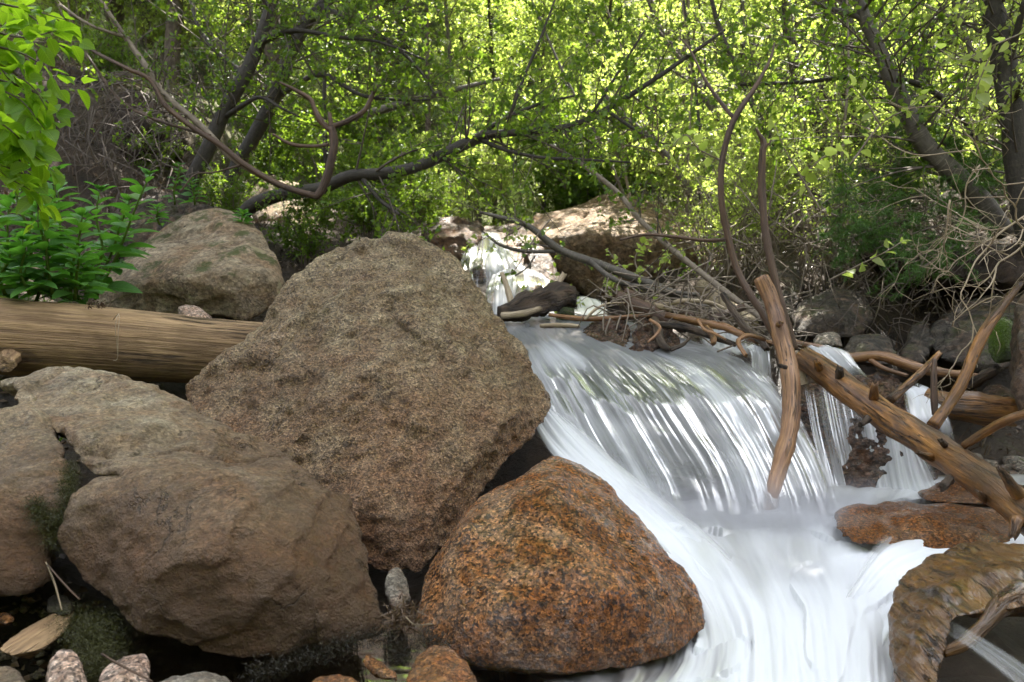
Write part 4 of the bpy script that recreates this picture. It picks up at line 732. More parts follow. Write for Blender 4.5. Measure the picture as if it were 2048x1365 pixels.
water('spout_water', M['w_veil'], [[(1600,695,3.2,.5),(1618,705,3.15,.6),(1640,730,3.08,.5),(1665,760,3.0,.4)],[(1640,690,3.2,.5),(1660,702,3.15,.6),(1690,730,3.1,.5),(1720,760,3.02,.4)],[(1675,695,3.22,.4),(1700,705,3.17,.6),(1722,735,3.12,.4),(1750,765,3.04,.3)]],
  nu=60, nv=60, amp=.01, fu=(30, 1), seed=42, fade_u=(.2, .2), fade_v=(.15, .3))
water('spout_water', M['w_veil'], [[(1770,780,3.15,.4),(1800,780,3.0,.6),(1810,830,2.85,.5),(1825,880,2.8,.3)],[(1820,770,3.15,.5),(1850,785,3.0,.6),(1880,840,2.85,.5),(1890,890,2.8,.4)],[(1850,770,3.15,.4),(1880,790,3.0,.5),(1905,850,2.85,.4),(1915,900,2.8,.3)]],
  nu=60, nv=60, amp=.01, fu=(26, 1), seed=43, fade_u=(.2, .2), fade_v=(.15, .3))
water('spout_water', M['w_foam'], [[(1375,640,3.6,.6),(1390,655,3.45,.6),(1400,690,3.25,.5),(1410,712,3.1,.4)],[(1420,640,3.6,.6),(1435,655,3.45,.6),(1450,690,3.25,.5),(1465,712,3.1,.4)],[(1450,645,3.6,.6),(1490,665,3.4,.6),(1500,690,3.2,.6),(1520,712,3.08,.5)]],
  nu=60, nv=60, amp=.02, fu=(16, 3), seed=44, fade_u=(.2, .2), fade_v=(.15, .3))
# upper waterfall: a fan above, a dome shaped veil below
water('waterfall_water', M['w_veil'], [
  [(945,468,5.60,.6),(928,500,5.18,.55),(918,530,5.02,.5),(925,560,4.86,.45),(935,590,4.92,.3)],
  [(962,462,5.62,.75),(958,495,5.20,.65),(950,530,5.00,.4),(950,560,4.93,.3),(955,600,4.86,.3)],
  [(975,462,5.62,.8),(982,495,5.20,.85),(988,525,5.00,.85),(990,550,4.92,.8),(985,580,4.92,.6)],
  [(992,466,5.62,.7),(1010,498,5.20,.75),(1022,525,5.00,.7),(1035,548,4.92,.6),(1040,575,4.9,.5)],
  [(1008,476,5.60,.55),(1030,505,5.18,.55),(1050,530,5.00,.45),(1070,552,4.92,.4),(1080,575,4.9,.3)]],
  nu=120, nv=90, amp=.015, fu=(18, .8), seed=51, fade_u=(.06, .2), fade_v=(.05, .2), foam_mul=.6, fvar=.35)
water('waterfall_water', M['w_veil'], [
  [(985,548,4.95,.7),(972,575,4.62,.65),(966,605,4.5,.6),(965,640,4.42,.8)],
  [(1005,540,4.95,.8),(1000,565,4.6,.62),(998,600,4.46,.6),(998,640,4.38,.8)],
  [(1035,536,4.95,.8),(1040,560,4.58,.55),(1042,600,4.42,.5),(1044,640,4.35,.75)],
  [(1068,540,4.95,.7),(1080,562,4.6,.5),(1090,600,4.44,.45),(1094,640,4.38,.7)],
  [(1085,550,4.95,.6),(1110,572,4.66,.6),(1126,600,4.5,.5),(1134,640,4.4,.6)]],
  nu=130, nv=80, amp=.008, fu=(40, .8), seed=52, fade_u=(.04, .06), fade_v=(.05, .1), foam_mul=.6, fvar=.35)
water('side_cascade_water', M['w_foam'], [[(1135,595,4.3,.4),(1145,612,4.2,.5),(1155,640,4.0,.5)],[(1165,592,4.3,.5),(1185,608,4.2,.6),(1190,640,4.0,.5)],[(1190,595,4.3,.4),(1215,612,4.2,.5),(1225,640,4.0,.4)]], nu=50, nv=40, amp=.01, fu=(18, 2), seed=53, fade_u=(.25, .25), fade_v=(.2, .2))
# lower pool: churned white water running out to the bottom of the frame
water('pool_water', M['w_foam'], [
  [(780,1365,1.42,.0),(900,1352,1.42,.0),(1000,1358,1.40,.12),(1080,1372,1.37,.3),(1150,1420,1.3,.5),(1180,1500,1.22,.5)],
  [(1130,1130,1.75,.6),(1220,1200,1.66,.6),(1300,1285,1.57,.40),(1300,1340,1.44,.32),(1260,1400,1.33,.55),(1250,1500,1.22,.6)],
  [(1230,990,2.35,.7),(1310,1080,1.98,.9),(1390,1180,1.76,.98),(1430,1280,1.56,.85),(1420,1370,1.39,.7),(1400,1500,1.22,.8)],
  [(1400,990,2.55,.75),(1430,1050,2.2,.55),(1490,1150,1.86,.7),(1530,1240,1.64,1.),(1540,1350,1.43,1.),(1540,1500,1.22,1.)],
  [(1560,990,2.6,.75),(1570,1050,2.26,.5),(1580,1130,1.96,.55),(1620,1220,1.7,1.),(1640,1350,1.43,1.),(1640,1500,1.22,1.)],
  [(1680,995,2.6,.7),(1680,1070,2.2,.75),(1690,1130,1.98,.85),(1710,1220,1.7,.95),(1720,1350,1.43,1.),(1720,1500,1.22,.95)],
  [(1850,1060,2.3,.7),(1850,1085,2.15,.9),(1850,1130,1.98,.92),(1850,1230,1.7,.9),(1850,1350,1.46,.7),(1850,1500,1.24,.5)]],
  nu=240, nv=180, amp=.012, fu=(14, 1.6), seed=61, fade_u=(.03, .05), foam_mul=.86, fade_v=(.1, .001), lump=.010)
water('pool_water', M['w_foam'], [
  [(2500,1030,2.2,.5),(2200,1036,2.2,.6),(2000,1040,2.2,.75),(1880,1048,2.18,.8),(1770,1070,2.1,.85),(1700,1160,1.84,.9),(1640,1240,1.66,.8)],
  [(2500,1112,1.98,.6),(2200,1110,1.98,.8),(2000,1105,2.0,.9),(1900,1115,1.97,.95),(1810,1150,1.88,.95),(1740,1210,1.74,.95),(1690,1300,1.54,.9)],
  [(2500,1160,1.9,.5),(2200,1150,1.9,.7),(2000,1140,1.92,.8),(1920,1155,1.87,.9),(1850,1190,1.78,.9),(1790,1260,1.64,.9),(1740,1350,1.45,.9)]],
  nu=120, nv=160, amp=.01, fu=(14, 1.2), seed=62, fade_u=(.25, .1), fade_v=(.2, .25), lump=.01)
water('back_pool_water', M['w_foam'], [
  [(1640,970,2.65,.5),(1640,1000,2.5,.6),(1640,1040,2.36,.6)],[(1760,960,2.75,.45),(1760,985,2.6,.6),(1740,1015,2.42,.6)],[(1900,950,2.85,.3),(1880,975,2.66,.5),(1850,1005,2.48,.5)],[(2250,935,2.95,.5),(2250,960,2.75,.6),(2250,990,2.58,.5)]],
  nu=120, nv=60, amp=.006, fu=(8, 3), seed=63, fade_u=(.1, .001), fade_v=(.3, .2), lump=.015)
# still dark water in the front and the spurts under the stump
def PZ(py, z): return (CAM[2] - z) / (math.sin(-PITCH) + (py - 682.5) / F * math.cos(PITCH))
water('still_water', M['w_pool'], [[(px, 1240, PZ(1240, -.085), 0), (px, 1340, PZ(1340, -.085), 0), (px + 40, 1520, PZ(1520, -.085), 0)] for px in (250, 650, 1000, 1300)], nu=80, nv=60, amp=.002, fu=(20, 20), seed=71, fade_u=(.05, .15), fade_v=(.05, .001), fvar=0)
water('spurt_water', M['w_veil'], [[(1870,1225,1.30,.25),(1950,1265,1.24,.4),(2040,1320,1.18,.4),(2140,1390,1.12,.4)],[(1880,1260,1.30,.3),(1950,1310,1.22,.4),(2030,1380,1.15,.35),(2100,1450,1.1,.3)]], nu=120, nv=70, amp=.006, fu=(40, 1), seed=81, fade_u=(.2, .3), fade_v=(.25, .05))

# fine spray hanging over the foot of the falls
s = NT('spray_mist'); oc = s.n("ShaderNodeTexCoord").outputs['Object']; r_ = s.n("ShaderNodeVectorMath", {0: oc}, operation='LENGTH').outputs['Value']
fo = s.math('POWER', s.mapr(r_, 1.0, 0.0, 0.0, 1.0), 1.4); dn = s.math('MULTIPLY', fo, s.ramp(s.noise(s.scale(oc, (1.0, 1.0, 1.6)), 1.8, 3, 0.5), [(0.3, 0.25), (0.7, 1.0)]))
v_ = s.n("ShaderNodeVolumePrincipled", {'Color': (0.95, 0.96, 1.0, 1), 'Density': s.math('MULTIPLY', dn, 9.0), 'Anisotropy': 0.2}); s.n("ShaderNodeOutputMaterial", {'Volume': v_.outputs[0]}); M['mist'] = s.m
import bmesh
bm = bmesh.new(); bmesh.ops.create_icosphere(bm, subdivisions=3, radius=1.0); me_ = bpy.data.meshes.new('spray_mist'); bm.to_mesh(me_); bm.free(); me_.materials.append(M['mist'])
for px, py, d, sx, sy, sz, lab in [(1350, 1035, 2.22, .30, .20, .12, 'at the foot of the main cascade'), (1540, 1040, 2.25, .32, .24, .17, 'round the foot of the peeled stick'), (1700, 1030, 2.4, .28, .2, .13, 'under the leaning log'), (1580, 1190, 1.85, .34, .26, .11, 'over the churning pool')]:
    o = link('spray_mist', me_); o.location = Vector(P(px, py, d)); o.scale = (sx, sy, sz); tag(o, 'white spray ' + lab, None, None, 'stuff')

# ------------------------------------------------------------------ trees, shrubs and herbs
def foliage(wb, lb, S, D, L, rs, r0, n_sub=6, n_leaf=9, sub_len=.38, size=.04, tilt=.8, tmpl=LEAF4, bend=.15, droop=0.0, mi=0, lmi=0, spread=.8):
    """twigs from S along D of length L, side twigs on them, and leaves on both"""
    n = len(S); B = rs.normal(size=(n, 3)) * (L * bend)[:, None]; B[:, 2] -= droop * L
    twigs(wb, S, D, L, B, r0, 5, mi)
    i = np.repeat(np.arange(n), n_sub); t = rs.uniform(.15, 1, len(i)); s2 = on_twig(S, D, L, B, i, t)
    d2 = unit(D[i] * .7 + rs.normal(size=(len(i), 3)) * spread); l2 = L[i] * sub_len * rs.uniform(.5, 1.2, len(i)) * (1.15 - .6 * t)
    b2 = rs.normal(size=(len(i), 3)) * (l2 * .15)[:, None]; b2[:, 2] -= droop * l2
    twigs(wb, s2, d2, l2, b2, np.broadcast_to(np.asarray(r0) * .45, (n,))[i], 3, mi)
    j = np.repeat(np.arange(len(i)), n_leaf); t = rs.uniform(.1, 1.0, len(j)); p = on_twig(s2, d2, l2, b2, j, t)
    dl = unit(d2[j] * .5 + rs.normal(size=(len(j), 3)) * .7 - [0, 0, .15]); leaves(lb, p, dl, size * rs.uniform(.6, 1.25, len(j)), rs, tmpl, tilt, lmi)
    return s2

def along(p, r, n, rs, t0=.3, t1=1.0, up=.3, out=1.0):
    """n side shoots on a polyline"""
    c = catmull(np.hstack([p, np.asarray(r)[:, None]]), 80); k = (rs.uniform(t0, t1, n) * 79).astype(int)
    tg = unit(np.gradient(c[:, :3], axis=0))[k]; d = unit(np.cross(tg, rs.normal(size=(n, 3))) * out + tg * .5 + [0, 0, up]); return c[k, :3], d, c[k, 3]

def tree(name, label, bark, leafm, trunk, branches=(), shoots=30, slen=.6, t0=.4, size=.035, n_sub=6, n_leaf=8, seed=1, cat='tree', group=None, sides=12, up=.3, droop=0.05, shoot_on=None, tmpl=LEAF4, tilt=.8, crown=True, out=1.0):
    """trunk / branches: (px, py, depth, radius px) as seen in the photograph; crown: leafy shoots on them"""
    rs = np.random.RandomState(seed); W = lambda ps: (np.array([P(*p[:3]) for p in ps]), np.array([p[3] / F * p[2] for p in ps]))
    p, r = W(trunk); base = p[0]; e = empty(name, base, label, cat, group)
    mb = MB(); tube(mb, p, r, sides, None, .08, seed); mb.build('trunk', bark, e)
    runs = [(p, r, t0)]
    for k, b in enumerate(branches):
        q, rr = W(b); mb = MB(); tube(mb, q, rr, max(6, sides - 4), None, .1, seed + k, jag=.5); mb.build('branch', bark, e); runs.append((q, rr, .15))
    if crown:
        wb, lb = MB(), MB(); tot = sum(np.linalg.norm(np.diff(q, axis=0), axis=1).sum() * (1 - t) for q, _, t in runs)
        for q, rr, t in runs:
            n = max(2, int(shoots * np.linalg.norm(np.diff(q, axis=0), axis=1).sum() * (1 - t) / tot))
            s, d, rad = along(q, rr, n, rs, t, 1, up, out); foliage(wb, lb, s, d, slen * rs.uniform(.5, 1.2, n), rs, np.clip(rad * .35, .0015, .008), n_sub, n_leaf, size=size, droop=droop, tmpl=tmpl, tilt=tilt)
        wb.build('twigs', M['twigbrown'], e); lb.build('leaves', leafm, e)
    return e

# the tangled alders on the left bank
T1 = [(362,420,5.2,13),(380,368,5.2,14),(415,300,5.2,15),(450,220,5.2,14),(490,150,5.2,14),(520,80,5.2,13),(545,0,5.2,12),(570,-120,5.2,9)]
tree('alder_tree', 'dark crooked alder trunk leaning right, left one of the pair on the left bank', M['alder'], M['leaf'], T1,
     [[(450,235,5.2,6),(480,215,5.1,5),(520,195,5.0,4),(560,215,4.9,3),(600,235,4.9,2)], [(520,85,5.2,7),(590,62,5.1,5),(680,75,5.0,4),(760,85,4.9,3),(850,120,4.8,2)], [(490,150,5.2,6),(440,110,5.3,5),(400,60,5.4,4),(380,0,5.5,3)]],
     shoots=64, slen=.65, seed=11, t0=.35, size=.036)
tree('alder_tree', 'dark alder trunk leaning right, right one of the pair on the left bank', M['alder'], M['leaf'], [(440,410,5.6,13),(470,340,5.6,14),(510,270,5.6,14),(550,190,5.6,14),(580,110,5.6,13),(610,50,5.6,13),(655,0,5.6,12),(720,-100,5.6,9)],
     [[(560,190,5.6,6),(640,150,5.4,5),(720,190,5.2,4),(800,200,5.1,3),(860,200,5.1,2)], [(640,10,5.6,6),(700,40,5.3,5),(760,70,5.1,4),(830,130,5.0,3),(870,190,4.9,2)]],
     shoots=70, slen=.7, seed=12, t0=.35, size=.036)
tree('alder_tree', 'long low alder branch arching over the big boulder from left to right', M['alder'], M['leaf'],
     [(470,450,4.9,12),(500,415,4.8,14),(560,390,4.7,14),(640,378,4.6,13),(700,353,4.5,12),(760,348,4.5,12),(830,335,4.5,12),(890,308,4.5,12),(960,275,4.5,11),(1000,268,4.5,8),(1080,262,4.5,7),(1150,250,4.5,7),(1220,215,4.5,6),(1300,165,4.5,5),(1380,110,4.5,4),(1450,60,4.5,3)],
     [[(955,275,4.5,7),(985,252,4.5,5),(1030,228,4.5,4),(1090,205,4.5,3),(1160,190,4.5,2)], [(960,280,4.5,5),(1010,300,4.4,4),(1080,315,4.3,3.5),(1170,320,4.2,3),(1260,325,4.1,2)], [(1020,230,4.5,4),(1050,150,4.5,3),(1080,80,4.5,3),(1110,0,4.5,2)],
      [(720,352,4.5,5),(760,400,4.4,4),(800,430,4.3,3)], [(1210,218,4.5,4),(1270,260,4.4,3),(1330,290,4.3,2)], [(1180,235,4.5,3.5),(1240,140,4.5,3),(1290,60,4.5,2)]],
     shoots=115, slen=.55, seed=13, t0=.28, size=.034, up=.0, sides=12)
tree('dead_branch', 'bare brown branch curving up to a forked snapped top over the low alder branch', M['brownbr'], None,
     [(140,30,4.3,2.3),(170,90,4.3,3.1),(250,135,4.2,3.9),(300,160,4.2,4.7),(330,210,4.2,5.5),(385,255,4.2,5.5),(440,290,4.2,5.9),(490,330,4.2,6.2),(560,370,4.2,6.2),(620,390,4.2,7.0),(638,388,4.2,7.8),(655,350,4.2,8.6),(668,290,4.2,8.6),(663,255,4.2,8.6)],
     [[(663,255,4.2,6.2),(700,240,4.2,5.5),(730,220,4.2,5.1),(745,190,4.2,4.7),(756,167,4.2,3.1)], [(660,262,4.2,5.5),(640,240,4.2,6.2),(628,215,4.2,4.7),(620,198,4.2,4.7),(590,180,4.2,3.9),(560,165,4.2,2.3)], [(658,290,4.2,3.9),(620,293,4.2,3.9),(580,288,4.2,3.9),(545,268,4.2,2.3)], [(663,258,4.2,4.7),(660,235,4.2,4.7),(659,225,4.2,3.1)],
      [(420,272,4.2,3.9),(370,258,4.25,3.1),(300,235,4.3,3.1),(240,200,4.35,2.7),(170,105,4.4,2.3)], [(485,330,4.2,2.3),(430,345,4.2,2.0),(390,350,4.2,1.6),(360,385,4.2,1.6)]], cat='branch', crown=False, seed=14)
tree('alder_tree', 'slim curved alder stem crossing the earthen bank at the left', M['twig'], M['leaf'], [(560,372,4.35,6),(470,320,4.35,6),(400,250,4.35,6.5),(330,190,4.35,6),(290,130,4.35,6),(240,60,4.35,5),(200,0,4.35,5),(150,-80,4.35,4)],
     [[(260,78,4.35,4),(180,50,4.3,3),(120,10,4.3,3)]], shoots=34, slen=.35, seed=15, size=.028, t0=.3, sides=8, n_sub=5, n_leaf=5)
# straight trunks standing behind the left bank
for k, (x, d, r, lean, lab) in enumerate([(228, 8.5, 17, 6, 'first straight pine trunk from the left above the earthen bank'), (256, 10, 15, 2, 'second pine trunk from the left above the bank'), (296, 9.0, 15, -2, 'third pine trunk from the left, greyish bark'),
                                     (345, 8.0, 16, 8, 'fourth pine trunk from the left, the thick one beside the alder pair'), (378, 9.5, 9, 4, 'slender pine trunk right behind the alder pair'), (712, 11, 9, 3, 'thin conifer trunk behind the middle of the thicket')]):
    tree('pine_tree', lab, M['pine'], M['needle'], [(x - lean, 300 if k < 5 else 380, d, r), (x, 100, d, r * .95), (x + lean, -60, d, r * .9), (x + lean * 2, -400, d, r * .7)], shoots=30, slen=.9, seed=20 + k, t0=.75, size=.05, n_sub=9, n_leaf=24, tmpl=NEEDLE, droop=.15, up=0, tilt=1.5)
# trunks of the right bank thicket
R = [
 ('grey smooth trunk leaning left across the green conifer boughs', 'greybark', [(2010,470,4.2,22),(1960,400,4.2,20),(1900,340,4.2,19),(1850,290,4.2,18),(1812,220,4.2,17),(1780,150,4.2,15),(1750,80,4.2,13),(1725,25,4.2,12),(1700,-60,4.2,10)], [[(1728,40,4.2,6),(1690,25,4.2,5),(1640,10,4.2,4),(1600,-20,4.2,3)]]),
 ('thick dark trunk at the right edge rising behind the bare twigs', 'alder', [(2080,520,4.0,30),(2055,420,4.0,30),(2040,330,4.0,28),(2030,250,4.0,26),(2012,150,4.0,24),(1995,60,4.0,22),(1975,-30,4.0,20),(1960,-200,4.0,15)], [[(2010,150,4.0,8),(2030,80,3.9,7),(2050,0,3.8,6)]]),
 ('crooked forked alder behind the leaning grey trunk', 'alder', [(1785,350,5.2,16),(1790,310,5.2,16),(1810,270,5.2,15),(1835,190,5.2,14),(1850,130,5.2,14),(1880,95,5.2,13),(1905,50,5.2,12),(1920,-10,5.2,12),(1930,-150,5.2,9)], [[(1800,300,5.2,9),(1785,280,5.2,10),(1790,250,5.2,8),(1815,240,5.2,8)], [(1845,160,5.2,9),(1835,120,5.2,8),(1860,60,5.2,7),(1890,0,5.2,6)]]),
 ('upright dark stem in the middle of the right thicket', 'alder', [(1735,350,6,14),(1725,300,6,13),(1700,230,6,12),(1696,160,6,12),(1700,80,6,11),(1690,0,6,11),(1685,-150,6,8)], [[(1700,225,6,8),(1660,200,6,7),(1620,150,6,6)]]),
 ('dark stem curving left near the tall forked dead branch', 'alder', [(1680,330,6.2,10),(1620,220,6.2,12),(1595,170,6.2,11),(1585,110,6.2,10),(1572,50,6.2,9),(1565,-20,6.2,9),(1560,-150,6.2,7)], []),
 ('thin grey stem slanting left above the sunlit slab boulder', 'greybark', [(1400,420,5.6,7),(1370,370,5.6,8),(1330,310,5.6,8),(1290,270,5.6,8),(1250,235,5.6,7),(1210,190,5.6,4)], []),
 ('long thin stem slanting over the stick pile toward upper left', 'twig', [(1600,690,3.6,5),(1500,620,3.8,6),(1420,560,4.0,6),(1340,495,4.1,6),(1280,440,4.2,5),(1230,380,4.3,5),(1150,320,4.4,4),(1100,290,4.4,3)], []),
 ('arching grey branch reaching left toward the upper waterfall', 'greybark', [(1420,620,3.7,7),(1350,590,3.8,9),(1280,560,3.9,9),(1200,530,3.95,9),(1130,505,4.0,8),(1105,490,4.0,8),(1060,455,4.0,6),(1020,440,4.0,5),(960,425,4.05,3)], [[(1110,503,4.0,4),(1050,503,4.0,4),(1000,490,4.0,3),(965,463,4.0,2)], [(1070,512,4.0,2),(1055,535,3.98,2),(1030,552,3.96,1.5)], [(1180,522,3.95,5),(1230,560,3.85,6),(1310,580,3.8,5),(1400,590,3.7,4)]]),
 ('thin dark pole at the left of the right thicket', 'alder', [(1660,420,5.5,5),(1580,330,5.5,6),(1520,240,5.5,6),(1480,150,5.5,5),(1440,60,5.5,5),(1410,-50,5.5,4)], []),
 ('slender brown arching stem across the right thicket', 'alder', [(1990,420,4.6,5),(1960,300,4.6,6),(1920,230,4.6,6),(1860,180,4.6,6),(1800,160,4.6,6),(1700,155,4.6,5),(1600,165,4.6,4),(1480,170,4.6,3)], []),
 ('pale grey stem slanting behind the tall forked dead branch', 'greybark', [(1560,420,6.5,7),(1480,300,6.5,8),(1420,210,6.5,8),(1380,140,6.5,7),(1320,60,6.5,6),(1290,-30,6.5,5)], []),
 ('fine upright stem between the grey leaning trunk and the right edge trunk', 'greybark', [(1990,420,5,5),(1975,300,5,6),(1960,200,5,6),(1940,100,5,5),(1910,0,5,5)], []),
 ('twin dark stem far back in the right thicket', 'alder', [(1640,300,7.5,10),(1650,200,7.5,10),(1640,100,7.5,9),(1660,0,7.5,9),(1665,-120,7.5,8)], []),
]
for k, (lab, bk, tr, br) in enumerate(R):
    low = k in (6, 7)
    tree('alder_tree', lab, M[bk], M['leafy'] if k % 3 else M['leaf'], tr, br, shoots=14 if low else (56 if k < 5 else 38), slen=.3 if low else .6, seed=40 + k, t0=.25, size=.03 if low else .038, n_sub=5, n_leaf=5 if low else 6, sides=12 if k < 5 else 8, up=.2)

rs = np.random.RandomState(91)
for k in range(24):
    x = rs.uniform(1260, 2060); d = rs.uniform(4.8, 7.2); ln = rs.normal() * 90; y0 = rs.uniform(380, 450); r = rs.uniform(2.2, 4.5)
    e = tree('young_stem', 'thin bare stem, one of many rising through the right thicket', M[('alder', 'greybark', 'twig')[k % 3]], None, [(x, y0, d, r), (x + ln * .3 + rs.normal() * 14, y0 * .7, d, r * .9), (x + ln * .7 + rs.normal() * 16, y0 * .35, d, r * .75), (x + ln * 1.2, -40, d, r * .55)],
        [[(x + ln * .5, y0 * .52, d, r * .5), (x + ln * .5 + rs.normal() * 50, y0 * .3, d, r * .35), (x + ln * .5 + rs.normal() * 90, y0 * .1, d, r * .2)]], cat='tree', crown=False, seed=300 + k, sides=6, group='thin stems of the right thicket')
# prototypes for shrubs and saplings; each is a thing with stems and leaves, copied with its parts
def shrub_meshes(h, stems, n_shoot, size, seed, leafm, wood_m, spread=.35, n_sub=6, n_leaf=8, slen=.35, tmpl=LEAF4, r=.008, blossom=0):
    rs = np.random.RandomState(seed); wb, lb = MB(), MB()
    for k in range(stems):
        a = rs.uniform(0, 6.28); o = np.array([math.cos(a), math.sin(a), 0]); L = h * rs.uniform(.6, 1.05); p = np.array([o * .04, o * spread * .3 * L + [0, 0, L * .4], o * spread * .8 * L + [0, 0, L * .75] + rs.normal(size=3) * .05, o * spread * 1.2 * L + [0, 0, L]])
        rr = np.array([r, r * .75, r * .5, r * .25]) * rs.uniform(.7, 1.2); tube(wb, p, rr, 6, 14, .08, k)
        s, d, rad = along(p, rr, n_shoot, rs, .2, 1, .25); foliage(wb, lb, s, d, slen * h * rs.uniform(.4, 1.1, n_shoot), rs, .0022, n_sub, n_leaf, size=size, tmpl=tmpl, droop=.03)
        if blossom:
            t = rs.randint(0, len(s), blossom); c = s[t] + d[t] * (slen * h * .6); c = np.repeat(c, 14, 0) + rs.normal(size=(blossom * 14, 3)) * .012; leaves(lb, c, rs.normal(size=(len(c), 3)), .008, rs, mi=1, tilt=2)
    return wb.mesh('stems', wood_m), lb.mesh('leaves', [leafm, M['blossom']])
def sapling_meshes(h, size, seed, leafm, wood_m, n=60, n_sub=8, n_leaf=9, slen=.3, r=.03):
    rs = np.random.RandomState(seed); wb, lb = MB(), MB(); p = np.array([[0, 0, 0], [.05, .02, h * .35], [-.03, .05, h * .7], [.04, 0, h]]); rr = np.array([r, r * .8, r * .5, r * .15]); tube(wb, p, rr, 8, 20, .06, seed)
    s, d, rad = along(p, rr, n, rs, .12, 1, .35); t = s[:, 2] / h; foliage(wb, lb, s, d, h * slen * (1.25 - .8 * t) * rs.uniform(.6, 1.1, n), rs, .006, n_sub, n_leaf, size=size, droop=.05); return wb.mesh('trunk', wood_m), lb.mesh('crown', leafm)
def conifer_meshes(h, seed, nm, n=110, width=.26, nl=34, size=.055):
    rs = np.random.RandomState(seed); wb, lb = MB(), MB(); r = h * .017; p = np.array([[0, 0, 0], [0, 0, h * .5], [0.02, 0, h]]); rr = np.array([r, r * .6, r * .1]); tube(wb, p, rr, 9, 16, .06, seed)
    z = np.linspace(.06, .99, n) * h; a = rs.uniform(0, 6.28, n); d = np.stack([np.cos(a), np.sin(a), rs.uniform(-.15, .25, n)], 1); s = np.stack([z * 0, z * 0, z], 1); L = h * width * (1.06 - z / h) * rs.uniform(.7, 1.1, n)
    foliage(wb, lb, s, unit(d), L, rs, .009, 12, nl, sub_len=.32, size=size, tmpl=NEEDLE, tilt=1.5, droop=.12, spread=.55, bend=.04); return wb.mesh('trunk', M['pine']), lb.mesh('crown', nm)
PRO = {
 'bush': shrub_meshes(1.0, 9, 18, .027, 1, M['leafy'], M['twig']), 'bush_dark': shrub_meshes(1.0, 9, 16, .034, 2, M['leaf'], M['twigbrown']),
 'bush_flower': shrub_meshes(.8, 8, 16, .026, 3, M['leaf'], M['twig'], blossom=6), 'sap': sapling_meshes(3.2, .034, 4, M['leafy'], M['greybark'], n_sub=9, n_leaf=14), 'sap2': sapling_meshes(3.6, .034, 5, M['leafy'], M['alder'], n=48, slen=.36, n_sub=10, n_leaf=15),
 'sap_dark': sapling_meshes(3.2, .042, 6, M['leaf'], M['alder'], n=55), 'spruce': conifer_meshes(5.0, 7, M['needle']), 'spruce_pale': conifer_meshes(4.0, 8, M['needlegrey'], n=90, width=.3),
 'thicket': shrub_meshes(1.3, 14, 10, .03, 9, M['leafy'], M['twig'], spread=.6, n_sub=5, n_leaf=2, slen=.4, r=.007)}
def plant(kind, name, label, x, y, z, sc, rot, cat, group=None, parts=('stems', 'leaves')):
    e = empty(name, (x, y, z), label, cat, group); e.rotation_euler = (0, 0, rot); e.scale = (sc,) * 3
    for nm, me in zip(parts, PRO[kind]):
        o = bpy.data.objects.new(nm, me); COL.objects.link(o); o.parent = e
    return e
def plant_px(kind, name, label, px, d, sc, rot, cat, group=None, parts=('stems', 'leaves'), py=None):
    q = P(px, 600, d); z = gz1(q[0], q[1]) - .05 if py is None else P(px, py, d)[2]; return plant(kind, name, label, q[0], q[1], z, sc, rot, cat, group, parts)
TP = ('trunk', 'crown')
